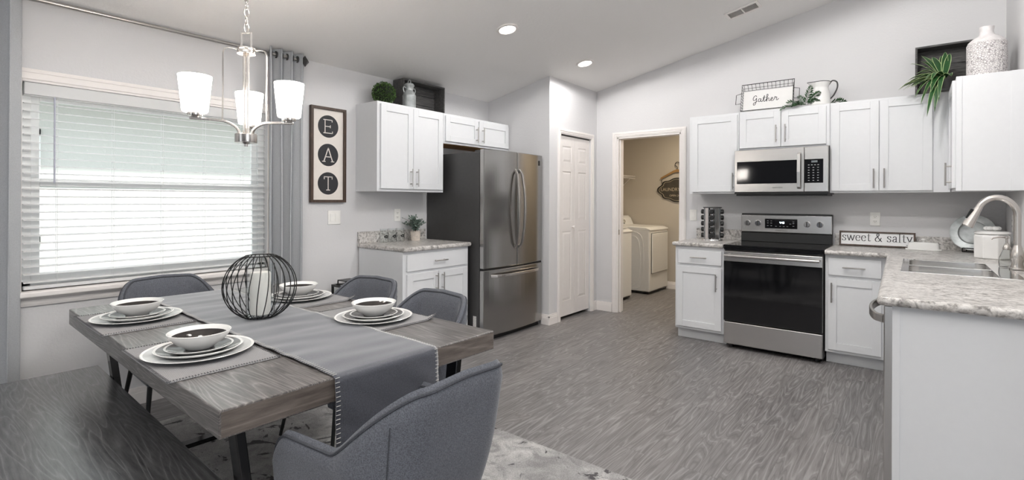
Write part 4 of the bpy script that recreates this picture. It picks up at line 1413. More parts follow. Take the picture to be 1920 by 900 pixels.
def frond(mb, base, direction, length, curl, width_, n=16, tilt=0.0, lean=None):
    d = Vector(direction).normalized()
    side = d.cross(Vector((0, 0, 1))).normalized()
    up = Vector((0, 0, 1))
    P = []
    fr_r = random.Random(int(length * 1e4) + int(direction[0] * 77))
    for k in range(n + 1):
        s = k / n
        P.append(Vector(base) + d * length * s * (1 - .15 * s) + up * (length * (curl[0] * s + curl[1] * s * s)))
    mb.tube(P, .0016, 4)
    for k in range(2, n + 1):
        s = k / n
        w__ = width_ * math.sin(PI * min(1, .12 + s * .88)) ** .7 + .006
        t_ = (P[k] - P[k - 1]).normalized()
        for sg in (-1, 1):
            q = (side * sg * .8 + t_ * .55 + up * (.15 + sg * .35 + fr_r.uniform(-.45, .45))).normalized()
            a = P[k]
            v = [mb.bm.verts.new(x) for x in (a - t_ * .0055, a + q * w__ * .5 - t_ * .007, a + q * w__, a + q * w__ * .5 + t_ * .007)]
            mb.face(v)
    return P
t = thing('fern_sprig', 'bushy green fern sprigs lying left of the white pitcher', 'fern', (-.79, YB - .25, ZT))
m = MB()
frond(m, (.03, 0, .02), (-1, -.1, 0), .19, (.45, -.75), .038)
frond(m, (.03, 0, .02), (-.7, -.6, 0), .15, (.3, -.45), .035)
frond(m, (.02, 0, .02), (-.2, .35, 0), .16, (.95, -.3), .034)
frond(m, (.04, -.01, .02), (.45, -.3, 0), .15, (.9, -.35), .034)
frond(m, (-.02, -.02, .02), (.25, -.8, 0), .11, (.45, -.5), .03)
frond(m, (.04, -.01, .02), (.9, -.4, 0), .13, (.5, -.4), .032)
frond(m, (.0, -.02, .015), (-.9, -.5, 0), .21, (.18, -.38), .034)
frond(m, (.02, .01, .02), (.1, -.2, 0), .17, (1.0, -.2), .036); frond(m, (.0, -.02, .02), (-.5, -.3, 0), .15, (.6, -.5), .036)
frond(m, (.04, -.01, .02), (.6, .1, 0), .15, (.75, -.3), .034); frond(m, (-.02, -.03, .02), (-.3, -.9, 0), .10, (.4, -.6), .03)
m.build('fronds', M_leafd, t)
t = thing('fern_sprig', 'small green fern tip poking out right of the white pitcher', 'fern', (-.60, YB - .12, ZT))
m = MB()
frond(m, (0, 0, .03), (1, -.1, 0), .16, (.30, -.42), .045, 20)
m.build('fronds', M_leafd, t)

# striped long-leaved plant
t = thing('spider_plant', 'long leaved striped green plant spilling over the right wall cabinets', 'plant', (.158, 4.92, ZT))
MB().lathe([(0, 0), (.045, 0), (.055, .06), (.048, .06), (0, .05)], 20).build('pot', M_dark, t, smooth=True)
m = MB()
rnd = random.Random(11)
def blade(az, L, rise, droop, w__):
    d = Vector((math.cos(az), math.sin(az), 0)); s = Vector((-math.sin(az), math.cos(az), 0))
    n = 9
    rows = []
    for k in range(n + 1):
        q = k / n
        p = Vector((0, 0, .075)) + d * (L * q * (1 - .2 * q)) + Vector((0, 0, 1)) * L * (rise * q - droop * q * q)
        ww = w__ * (math.sin(PI * (.12 + .88 * q)) ** .8 if k < n else .02)
        rows.append([m.bm.verts.new(p + s * (ww * e) + Vector((0, 0, abs(e) * ww * .35))) for e in (-1, -.82, 0, .82, 1)])
    for A, B in zip(rows[:-1], rows[1:]):
        for j in range(4):
            m.mi = 1 if j in (0, 3) else 0
            m.face([A[j], A[j + 1], B[j + 1], B[j]])
    m.mi = 0
for az, L, ri, dr_ in ((178, .30, .25, .28), (190, .28, .18, .35), (200, .27, .35, .45), (168, .27, .5, .45), (215, .24, .3, .7), (186, .26, .05, .16), (208, .25, .1, .3),
                      (228, .26, .25, 1.0), (240, .22, .5, 1.0), (252, .25, .3, 1.35), (262, .24, .5, 1.3), (225, .20, .8, .9), (150, .24, .9, .55), (135, .25, 1.25, .5),
                      (110, .24, 1.4, .5), (86, .22, 1.5, .4), (76, .2, 1.6, .5), (195, .22, .75, .75), (235, .18, 1.0, 1.1), (172, .25, .1, .12), (245, .28, .1, 1.15), (160, .2, 1.2, .8), (205, .3, .02, .12), (182, .24, .45, .6), (290, .12, .9, .9), (100, .2, 1.0, .4), (176, .31, .12, .2), (188, .33, .22, .36), (198, .31, .3, .5), (181, .27, .6, .55), (170, .22, .8, .6), (212, .3, .05, .25), (222, .27, .3, .8), (193, .2, .5, .6), (150, .28, 1.1, .5), (125, .28, 1.3, .45), (235, .24, .2, .7), (256, .2, .3, 1.2), (120, .3, 1.25, .5), (95, .28, 1.3, .5), (184, .34, .3, .45)):
    blade(R(az + rnd.uniform(-4, 4)), L, ri, dr_, rnd.uniform(.017, .024))
m.build('leaves', [M_spid, M_spide], t, smooth=True, solid=.0008)

# embossed bottle jar
M_emb = NT('embossed_whitewash')
v_ = M_emb.coord('Object', (1, 1, 1))
vo = M_emb.n('ShaderNodeTexVoronoi', Scale=80.0, _feature='DISTANCE_TO_EDGE')
nz = M_emb.n('ShaderNodeTexNoise', Scale=45.0, Detail=3.0, Distortion=1.5)
M_emb.l(v_, vo.inputs['Vector']); M_emb.l(v_, nz.inputs['Vector'])
hgt = M_emb.math('ADD', vo.outputs['Distance'], M_emb.math('MULTIPLY', nz.outputs['Fac'], .35))
M_emb.base(M_emb.ramp(hgt, [(.15, srgb(128, 122, 124)), (.24, srgb(204, 199, 199)), (.42, srgb(238, 234, 233))]), .7)
M_emb.bump(hgt, .7, .01)
t = thing('ceramic_bottle', 'large whitewashed embossed bottle jar on the right wall cabinet', 'bottle', (.372, 4.72, ZT))
rj = .102
MB().lathe([(0, 0), (rj, 0), (rj + .002, .006), (rj + .002, .242), (rj - .002, .25)], 48).build('body', M_emb.m, t, smooth=True)
MB().lathe([(rj - .002, .25), (rj - .006, .262), (.072, .285), (.045, .302), (.037, .318), (.036, .34), (.039, .345), (.039, .362), (.033, .364), (.03, .34), (0, .33)], 48).build('neck', plain('whitewash', srgb(226, 222, 222), .6, var=.12, scale=30), t, smooth=True)

# ------------------------------------------------------------------ ceiling things
def on_ceiling(x, y, drop=0.0):
    return (x, y, zc(x) - drop)
SLOPE = math.atan(CB)
def downlight(label, x, y, power=15):
    t = thing('downlight', label, 'ceiling light', on_ceiling(x, y), 0, 'recessed ceiling lights', rot=(0, -SLOPE, 0))
    MB().lathe([(.062, -.001), (.068, -.010), (.088, -.006), (.092, -.0005)], 40).build('trim_ring', M_trim, t, smooth=True)
    MB().lathe([(0, -.004), (.064, -.004)], 40).build('lens', M_lamp, t)
    l = light('downlight_beam', 'SPOT', (0, 0, -.03), power, aim=(0, 0, -1), color=(1, .985, .965))
    l.data.spot_size = R(179); l.data.spot_blend = .12; l.data.shadow_soft_size = .06
    l.parent = t
    return t
downlight('lit recessed ceiling light, left one, in front of the refrigerator', -2.585, 3.15)
downlight('lit recessed ceiling light, right one, in front of the pantry door', -2.60, 4.40)
downlight('recessed ceiling light above the kitchen floor, outside the picture', -1.1, 2.6, 46)
downlight('recessed ceiling light above the sink, outside the picture', -.35, 3.2, 48)
downlight('recessed ceiling light over the living area behind the camera', -.9, -1.2, 12)

t = thing('ceiling_vent', 'white louvred air vent on the sloped ceiling above the range', 'vent', on_ceiling(-1.19, 4.70), 0, rot=(0, -SLOPE, 0))
m = MB()
vw, vl = .28, .17
m.box(-vw / 2, vw / 2, -vl / 2, -vl / 2 + .024, -.012, 0); m.box(-vw / 2, vw / 2, vl / 2 - .024, vl / 2, -.012, 0)
m.box(-vw / 2, -vw / 2 + .024, -vl / 2 + .024, vl / 2 - .024, -.012, 0); m.box(vw / 2 - .024, vw / 2, -vl / 2 + .024, vl / 2 - .024, -.012, 0)
m.box(-.006, .006, -vl / 2 + .024, vl / 2 - .024, -.012, 0)
m.build('frame', M_trim, t, bevel=.003)
m = MB()
for k in range(7):
    y = -vl / 2 + .034 + k * .0165
    m.box(-vw / 2 + .024, vw / 2 - .024, -.007, .007, -.0008, .0008, M=Matrix.Translation((0, y, -.008)) @ Matrix.Rotation(R(38), 4, 'X'))
m.build('louvres', M_trim, t)
MB().box(-vw / 2 + .02, vw / 2 - .02, -vl / 2 + .02, vl / 2 - .02, -.0015, -.0005).build('duct_opening', M_slot, t)

# ------------------------------------------------------------------ chandelier
CX, CYY = -2.36, 1.02
t = thing('chandelier', 'lit three arm brushed nickel chandelier with white glass shades over the table', 'chandelier', (CX, CYY, 0))
ztop = zc(CX)
MB().lathe([(0, ztop), (.06, ztop), (.062, ztop - .006), (.05, ztop - .03), (.012, ztop - .038), (0, ztop - .038)], 32).build('canopy', M_nickel, t, smooth=True)
m = MB()
zz = 2.05
k = 0
while zz < ztop - .035:
    ax_ = Vector((1, 0, 0)) if k % 2 else Vector((0, 1, 0))
    m.tube([Vector((0, 0, zz + .021)) + ax_ * (.010 * math.cos(a)) + Vector((0, 0, .021 * math.sin(a))) for a in [2 * PI * j / 14 for j in range(14)]], .0026, 6, closed=True)
    zz += .0345; k += 1
m.build('chain', M_nickel, t, smooth=True)
m = MB()
m.lathe([(0, 1.552), (.045, 1.552), (.046, 1.556), (.046, 1.588), (.043, 1.592), (0, 1.592)], 32)
m.lathe([(0, 1.535), (.007, 1.535), (.008, 1.546), (.02, 1.552)], 16)
m2 = MB(); m2.lathe([(0, 1.952), (.038, 1.952), (.039, 1.958), (.036, 1.968), (.039, 1.972), (.039, 1.978), (0, 1.98)], 32)
m.build('lower_hub', M_nickel, t, smooth=True)
m2.build('upper_hub', M_nickel, t, smooth=True)
m = MB()
for s in (-1, 1): m.cyl((s * .008, s * .004, 1.59), (s * .008, s * .004, 1.955), .0068, seg=12)
m.build('stem', M_nickel, t, smooth=True)
m = MB()
for s in (-1, 1): m.cyl((s * .022 * rt0.x, s * .022 * rt0.y, 1.978), (s * .022 * rt0.x, s * .022 * rt0.y, 2.05), .005, seg=10)
m.cyl((-.024 * rt0.x, -.024 * rt0.y, 2.048), (.024 * rt0.x, .024 * rt0.y, 2.048), .004, seg=10)
m.build('hanging_bracket', M_nickel, t, smooth=True)
AR = .205
cdir = Vector((CX, CYY, 0)).normalized(); crt = Vector((cdir.y, -cdir.x, 0))
for az in (-112, 4, 124):
    d = cdir * math.cos(R(az)) + crt * math.sin(R(az))
    s_ = Vector((-d.y, d.x, 0))
    P = catmull([d * .03 + Vector((0, 0, 1.588)), d * .034 + Vector((0, 0, 1.605)), d * .05 + Vector((0, 0, 1.622)), d * .085 + Vector((0, 0, 1.637)), d * .13 + Vector((0, 0, 1.639)), d * (AR + .02) + Vector((0, 0, 1.636))], 5)
    m = MB().sweep(P, .012, .011, s_)
    arm = m.build('arm', M_nickel, t, bevel=.002)
    P = catmull([d * .03 + Vector((0, 0, 1.966)), d * .075 + Vector((0, 0, 1.966)), d * .094 + Vector((0, 0, 1.95)), d * .097 + Vector((0, 0, 1.90)), d * .097 + Vector((0, 0, 1.75)), d * .099 + Vector((0, 0, 1.64))], 5)
    MB().sweep(P, .010, .003, s_).build('strap', M_nickel, t)
    c_ = d * AR
    m = MB().lathe([(0, 1.641), (.012, 1.641), (.014, 1.647), (.028, 1.648), (.029, 1.652), (.029, 1.664), (0, 1.664)], 24, c=(c_.x, c_.y, 0))
    cup = m.build('lamp_cup', M_nickel, arm, smooth=True)
    m = MB().lathe([(0, 1.663), (.044, 1.663), (.048, 1.668), (.0625, 1.815), (.0595, 1.815), (.045, 1.672), (0, 1.668)], 36, c=(c_.x, c_.y, 0))
    m.build('lamp_shade', M_shade, arm, smooth=True)

# ------------------------------------------------------------------ rug
t = MB().box(-1.46, 1.46, -1.235, 1.235, 0.0, .012).build('rug', M_rug, loc=(-1.95, .93, .0005), bevel=.004)
tagp(t, 'pale grey area rug with dark floral motif under the dining table', 'rug')
RUGZ = .0125

# ------------------------------------------------------------------ dining table and bench
TC = Vector((-2.325, 1.086, 0)); TR = R(-1.0)
TL, TWD, TZ = 1.875, 1.06, .75
def tw(x, y, z=0.0):
    return (TC.x + x * math.cos(TR) - y * math.sin(TR), TC.y + x * math.sin(TR) + y * math.cos(TR), z)
t = thing('dining_table', 'long dark wood dining table with polished black metal legs', 'table', tw(0, 0, RUGZ), TR)
z1 = TZ - RUGZ; z0 = z1 - .076
M_tend = woodmat('table_end_grain', srgb(80, 72, 67), srgb(150, 140, 132), 0.42, 'Y', 16, 9, 2.6, lines=.6)
MB().box(-TL / 2, TL / 2, -TWD / 2, TWD / 2, z0, z1).build('tabletop', M_table, t, bevel=.004)
MB().box(TL / 2 - .001, TL / 2 + .0008, -TWD / 2 + .005, TWD / 2 - .005, z0 + .005, z1 - .005).build('end_board', M_tend, t)
for sx in (-1, 1):
    X = sx * .62
    if sx > 0: X = .80
    for sy in (-1, 1):
        m = MB().sweep([(X, sy * .44, z0), (X, sy * .36, .02)], .06, .028, (1, 0, 0))
        m.build('leg', M_leg, t, bevel=.003)
    MB().box(X - .03, X + .03, -.40, .40, 0, .022).build('foot_bar', M_leg, t, bevel=.003)
    MB().box(X - .03, X + .03, -.46, .46, z0 - .01, z0).build('mounting_plate', M_leg, t)

BR = R(-1.5)
t = thing('bench', 'long dark stained wooden bench along the near side of the table', 'bench', (-2.36, .418, RUGZ), BR)
bz = .46 - RUGZ
MB().box(-.86, .86, -.235, .235, bz - .062, bz).build('seat', M_bench, t, bevel=.004)
for sx in (-1, 1):
    for sy in (-1, 1):
        MB().sweep([(sx * .62, sy * .19, bz - .062), (sx * .62, sy * .14, .018)], .05, .024, (1, 0, 0)).build('leg', M_leg, t, bevel=.003)
    MB().box(sx * .62 - .025, sx * .62 + .025, -.17, .17, 0, .02).build('foot_bar', M_leg, t, bevel=.002)

# ------------------------------------------------------------------ table runner
t = thing('table_runner', 'grey velvet table runner with whipstitched edges down the middle of the table', 'table runner', tw(0, 0, TZ), TR)
RWD = .415
e = TL / 2 + .004
def run_path(s):           # s from 0 (left hem) to 1 (right hem): x, z, flatness
    Lh, Lt, Rh = .16, 2 * e, .34
    tot = Lh + Lt + Rh
    d = s * tot
    r_ = .012
    if d < Lh: return (-e - .002, -(Lh - d), 0)
    if d < Lh + Lt: return (-e + (d - Lh), .0025, 1)
    return (e + .002 + .0, -(d - Lh - Lt), 0)
def runner(u, v):
    x, z, fl_ = run_path(u)
    y = (v - .5) * RWD
    n1 = noise.noise(Vector((x * 5, y * 4, 0)))
    n2 = noise.noise(Vector((x * 14 + 3, y * 5 + z * 8, 4)))
    n3 = noise.noise(Vector((x * 2.0, 7, 0)))
    if fl_:
        k = min(1.0, (e - abs(x)) / .05)
        return Vector((x, y + .012 * n3, .003 + k * (.003 + .0035 * n1 + .003 * n2)))
    sg = 1 if x > 0 else -1
    drop = min(1.0, -z / .06)
    return Vector((x + sg * (.004 * drop + abs(.010 * n2) * drop), y + .012 * n3, z + .003 - .0))
m = MB().grid(runner, 150, 28)
m.build('cloth', M_run, t, smooth=True, solid=.002, off=1, ang=180)
tot = .16 + 2 * e + .34
n = int(tot / .014)
for v0, v1 in ((0.0, .035), (1.0, .965)):
    m = MB()
    for k in range(n + 1):
        u = k / n
        p, q = runner(u, v0), runner(u, v1)
        x, z, fl_ = run_path(u)
        off = Vector((0, 0, .003)) if fl_ else Vector((.0034 if x > 0 else -.0034, 0, 0))
        m.tube([p + off, q + off], .0011, 4)
    m.build('whipstitch', M_stitch, t)

# ------------------------------------------------------------------ placemats and place settings
def placemat(label, x, y, w_=.50, h_=.335, curl=0.0, rz=0.0):
    px_, py_, _ = tw(x, y)
    def fn(u, v):
        cx_, cy_ = (u - .5) * w_, (v - .5) * h_
        c_ = max(0, (u - .9) * 10) * max(0, (v - .85) * 6.6)
        return Vector((cx_, cy_, .0025 + curl * .022 * c_))
    t = thing('placemat', label, 'placemat', (px_, py_, TZ + .0002), TR + rz, 'woven grey placemats')
    MB().grid(fn, 30, 20).build('woven_mat', M_mat, t, smooth=True, solid=.004)
    m = MB()
    for k in range(41):
        for (u, v, u2, v2) in ((k / 40, 0, k / 40, .02), (k / 40, 1, k / 40, .98), (0, k / 40, .014, k / 40), (1, k / 40, .986, k / 40)):
            a, b = fn(u, v), fn(u2, v2)
            m.tube([a + Vector((0, 0, .002)), b + Vector((0, 0, .003))], .0022, 4)
    m.build('corded_edge', plain('cord_grey', srgb(96, 95, 97), .9) if 'cord_grey' not in bpy.data.materials else bpy.data.materials['cord_grey'], t)
    return t
settings = [   # table-local centre of the plates, of the mat
    ('front right', 'nearest the armchair on the bench side', (.36, -.383), (.365, -.385)),
    ('front left', 'on the bench side near the window', (-.42, -.375), (-.43, -.385)),
    ('back left', 'behind the wire globe', (-.33, .335), (-.33, .36)),
    ('back right', 'nearest the right far armchair', (.39, .32), (.335, .345)),
]
protos = None
def make_plates():
    o = {}
    t = thing('charger_plate', '', 'plate', (0, 0, 0), 0, 'large charger plates under the settings')
    MB().lathe([(0, .004), (.105, .004), (.115, .006), (.163, .014), (.170, .0165), (.172, .0155), (.168, .0125), (.118, .002), (.1, 0), (0, 0)], 64, mats=[0, 0, 0, 1, 1, 1, 0, 0, 0]).build('plate', [M_plate, M_white], t, smooth=True)
    o['charger'] = t
    t = thing('dinner_plate', '', 'plate', (0, 0, 0), 0, 'dinner plates in the settings')
    MB().lathe([(0, .004), (.09, .004), (.1, .007), (.128, .016), (.135, .019), (.137, .018), (.132, .013), (.1, .002), (.085, 0), (0, 0)], 56, mats=[1, 1, 1, 0, 0, 0, 0, 0, 0]).build('plate', [M_white, M_glaze], t, smooth=True)
    o['dinner'] = t
    t = thing('salad_plate', '', 'plate', (0, 0, 0), 0, 'small salad plates in the settings')
    MB().lathe([(0, .004), (.068, .004), (.076, .006), (.099, .0135), (.104, .016), (.106, .015), (.102, .011), (.078, .002), (.066, 0), (0, 0)], 56, mats=[1, 1, 1, 0, 0, 0, 0, 0, 0]).build('plate', [M_white, M_glaze], t, smooth=True)
    o['salad'] = t
    t = thing('soup_bowl', '', 'bowl', (0, 0, 0), 0, 'soup bowls in the settings')
    MB().lathe([(0, .012), (.03, .013), (.062, .026), (.084, .044), (.094, .056), (.097, .058), (.099, .057), (.094, .046), (.075, .022), (.05, .006), (.044, 0), (0, 0)], 56, mats=[1, 1, 1, 0, 0, 0, 0, 0, 0, 0, 0]).build('bowl', [M_white, M_darkgl], t, smooth=True)
    o['bowl'] = t
    return o
protos = make_plates()
names = {'charger': 'large pale charger plate of the setting ', 'dinner': 'white rimmed grey dinner plate of the setting ', 'salad': 'small white rimmed grey plate under the bowl ', 'bowl': 'white bowl with a charcoal inside at the setting '}
for i, (nm, where, pc, mc) in enumerate(settings):
    placemat('grey woven placemat of the setting ' + where, mc[0], mc[1], curl=1.0 if i >= 2 else 0, w_=.50 if i != 3 else .52)
    z = TZ + .0062
    for kname, dz in (('charger', 0), ('dinner', .0062), ('salad', .0125), ('bowl', .0190)):
        o = protos[kname] if i == 0 else copy_tree(protos[kname])
        px_, py_, _ = tw(*pc)
        o.location = (px_, py_, z + dz)
        o.rotation_euler = (0, 0, TR)
        o['label'] = names[kname] + where

# ------------------------------------------------------------------ wire globe lantern
LX, LY, LZ = -2.335, 1.075, TZ + .0125
t = thing('wire_globe', 'black wire globe candle holder on the table runner', 'candle holder', (LX, LY, LZ))
m = MB()
Rg, hg = .153, .278
zc_ = hg * .5
def gp(a, th):     # th 0 bottom, 1 top
    ph = R(-66 + 132 * th)
    return Vector((Rg * math.cos(ph) * math.cos(a), Rg * math.cos(ph) * math.sin(a), zc_ + zc_ * math.sin(ph) / math.sin(R(66))))
for k in range(26):
    a = 2 * PI * k / 26
    m.tube([gp(a + .25 * (th / 16 - .5), th / 16) for th in range(17)], .0021, 6)
m.build('wires', M_black, t, smooth=True)
m = MB()
rt_, rb_ = gp(0, 1).x, Rg * math.cos(R(66))
m.tube([(rb_ * math.cos(2 * PI * k / 40), rb_ * math.sin(2 * PI * k / 40), hg) for k in range(40)], .003, 6, closed=True)
m.build('top_ring', M_black, t, smooth=True)
MB().lathe([(0, 0), (rb_ + .004, 0), (rb_ + .004, .006), (0, .006)], 40).build('base_ring', M_black, t, smooth=True)
t = thing('glass_cylinder', 'clear glass hurricane cylinder inside the black wire globe', 'glass', (LX, LY, LZ + .0062))
MB().lathe([(0, 0), (.057, 0), (.059, .004), (.059, .235), (.056, .235), (.056, .006), (0, .006)], 40).build('cylinder', M_glass, t, smooth=True)
t = thing('pillar_candle', 'white pillar candle standing in the glass cylinder', 'candle', (LX, LY, LZ + .013))
MB().lathe([(0, 0), (.043, 0), (.0435, .005), (.0435, .182), (.040, .19), (.03, .189), (0, .184)], 36).build('wax', M_candle, t, smooth=True)
MB().cyl((0, 0, .182), (.001, 0, .198), .0012, seg=6).build('wick', M_black, t)

# ------------------------------------------------------------------ chairs
def make_chair():
    t = thing('armchair', '', 'chair', (0, 0, 0), 0, 'grey upholstered dining armchairs')
    # local frame: faces +Y. U-shaped shell: arms forward, back at -Y
    ZB = .33
    def plan(s):
        """s in [-1,1]: right arm front .. back centre .. left arm front; returns x, y, outward normal"""
        a = abs(s); sg = 1 if s >= 0 else -1
        arm, cor, back = .315, .19, .108
        tot = arm + cor + back
        d = (1 - a) * tot          # distance from the arm front
        rc = cor / (PI / 2)
        hw = back + rc
        if d < arm:
            y = .245 - d; x = hw + .012 * (1 - d / arm); n_ = (1, .0)
        elif d < arm + cor:
            ph = (d - arm) / rc
            x = back + rc * math.cos(ph); y = .245 - arm - rc * math.sin(ph); n_ = (math.cos(ph), -math.sin(ph))
        else:
            x = back - (d - arm - cor); y = .245 - arm - rc; n_ = (0, -1)
        return sg * x, y, sg * n_[0], n_[1], d
    def top(d):
        q = min(1, max(0, (d - .285) / .19)); q = q * q * (3 - 2 * q) * .9 + .1 * max(0, d - .285) / .33
        z = .618 + .185 * q
        if d < .09:                       # arm front rounds down
            z -= .15 * (1 - math.sqrt(max(0, 1 - ((.09 - d) / .09) ** 2)))
        z += .012 * min(1, d / .3)
        return z
    def shell(u, v, off):
        s = -1 + 2 * u
        x, y, nx, ny, d = plan(s)
        zt_ = top(d)
        z = ZB + (zt_ - ZB) * v
        h_ = (z - ZB) / .5
        lean = .085 * h_ ** 1.1 * max(0, -ny) + .018 * h_ * abs(nx)
        taper = -.05 * (1 - min(1, h_ * 1.6)) ** 2
        o = off * (1 if v < .999 else .55)
        return Vector((x + nx * (lean * .35 * abs(nx) + .008 * h_ + taper + o), y + ny * (lean + taper + o) + (.0), z))
    TH = .022
    m = MB()
    NU, NV = 84, 14
    vs = []
    def vv(j): return j / NV
    loop = [(vv(j), TH) for j in range(NV + 1)] + [(vv(j), -TH) for j in range(NV, -1, -1)]
    for i in range(NU + 1):
        u = i / NU
        row = []
        for v, o in loop:
            p = shell(u, v, o)
            row.append(m.bm.verts.new(p))
        tp = shell(u, 1, 0); tp.z += .014
        row.insert(NV + 1, m.bm.verts.new(tp))
        vs.append(row)
    nl = len(vs[0])
    for i in range(NU):
        for j in range(nl):
            j2 = (j + 1) % nl
            m.face([vs[i][j], vs[i + 1][j], vs[i + 1][j2], vs[i][j2]])
    for row in (vs[0], vs[-1]):
        # rounded arm fronts
        cpt = Vector((0, 0, 0))
        for v_ in row: cpt += v_.co
        m.face(row if row is vs[-1] else row[::-1])
    m.build('shell', M_chair, t, smooth=True, ang=60)
    m = MB()
    P = [shell(i / NU, 1, TH) + Vector((0, 0, .001)) for i in range(NU + 1)]
    m.tube(P, .0045, 6)
    P = [shell(i / NU, 1, -TH) + Vector((0, 0, .001)) for i in range(NU + 1)]
    m.tube(P, .0045, 6)
    for u in (.5 - .155, .5 + .155):
        m.tube([shell(u, k / 12, TH + .0008) for k in range(1, 12)], .0016, 5)
    m.build('piping', M_pipe, t, smooth=True)
    # seat cushion
    m = MB()
    def seat(u, v):
        a = 2 * PI * u
        ex = .185 * math.copysign(abs(math.cos(a)) ** .6, math.cos(a)); ey = .20 * math.copysign(abs(math.sin(a)) ** .6, math.sin(a))
        prof = [(.0, .37), (.93, .37), (1.0, .39), (1.0, .435), (.95, .458), (.6, .468), (0, .47)]
        k = min(int(v * 6), 5); q = v * 6 - k
        r = prof[k][0] * (1 - q) + prof[k + 1][0] * q; z = prof[k][1] * (1 - q) + prof[k + 1][1] * q
        return Vector((ex * r, .015 + ey * r, z))
    m.grid(seat, 48, 12, closed_u=True)
    m.build('seat', M_chair, t, smooth=True, ang=80)
    m = MB().lathe([(0, .325), (.17, .325), (.19, .335), (.19, .372), (0, .372)], 32, sx=1.02, sy=1.1)
    m.build('seat_base', M_black, t, smooth=True)
    for sx in (-1, 1):
        for sy, y0, y1 in ((1, .15, .215), (-1, -.165, -.25)):
            m = MB().cyl((sx * .175, y0, .345), (sx * .215, y1, .004), .013, .0085, seg=12)
            m.build('leg', M_black, t, smooth=True)
    return t
ch = make_chair()
spots = [
    ((-1.215, .965), R(90 + 1), 'grey tweed armchair at the near right end of the table, its back to the kitchen'),
    ((-1.885, 1.515), R(180 - 2), 'grey tweed armchair on the far side of the table, right one nearer the kitchen'),
    ((-2.50, 1.585), R(180 + 6), 'grey tweed armchair on the far side of the table, left one by the black stand'),
    ((-3.28, 1.05), R(-90), 'grey tweed armchair at the far end of the table under the window'),
]
for i, ((x, y), rz, lab) in enumerate(spots):
    o = ch if i == 0 else copy_tree(ch)
    o.location = (x, y, RUGZ)
    o.rotation_euler = (0, 0, rz)
    o['label'] = lab

# black lantern stand between the sign and the cabinet
t = thing('lantern', 'black metal framed floor lantern beside the white base cabinet', 'lantern', (XL + .17, 2.40, 0))
m = MB()
hw, hh_ = .085, .60
for sx in (-1, 1):
    for sy in (-1, 1): m.box(sx * hw - .008, sx * hw + .008, sy * hw - .008, sy * hw + .008, 0, hh_)
for z in (0.0, hh_ - .016):
    for s in (-1, 1):
        m.box(-hw, hw, s * hw - .008, s * hw + .008, z, z + .016); m.box(s * hw - .008, s * hw + .008, -hw, hw, z, z + .016)
m.box(-hw, hw, -hw, hw, 0, .01)
m.build('frame', M_black, t, bevel=.001)
m = MB()
m.box(-.062, .062, -.062, .062, hh_, hh_ + .008); m.box(-.058, .058, -.058, .058, hh_ + .03, hh_ + .038)
for sx in (-1, 1):
    for sy in (-1, 1): m.box(sx * .055 - .004, sx * .055 + .004, sy * .055 - .004, sy * .055 + .004, hh_, hh_ + .03)
m.build('cap', M_black, t)
m = MB()
for s in (-1, 1): m.box(s * (hw - .001), s * (hw + .001), -hw + .008, hw - .008, .016, hh_ - .016); m.box(-hw + .008, hw - .008, s * (hw - .001), s * (hw + .001), .016, hh_ - .016)
m.build('panes', M_glass, t)

# ------------------------------------------------------------------ laundry room
LY1, LX0, LX1 = 7.30, -3.68, -1.55
struct(bx('wall_laundry_back', M_laun, None, LX0, LX1, LY1, LY1 + .1, 0, 2.5))
struct(bx('wall_laundry_left', M_laun, None, LX0 - .1, LX0, YB + TW, LY1, 0, 2.5))
struct(bx('wall_laundry_right', M_laun, None, LX1, LX1 + .1, YB + TW, LY1, 0, 2.5))
struct(bx('ceiling_laundry', M_ceil, None, LX0, LX1, YB + TW, LY1, 2.44, 2.5))
baseboard('baseboard_laundry', [(LX0, LX1, LY1, 0, 0, -1)])
light('laundry_ceiling_lamp', 'AREA', (-2.2, 6.4, 2.42), 13, .3, aim=(-2.2, 6.4, 0), color=(1, .86, .66), shape='DISK')

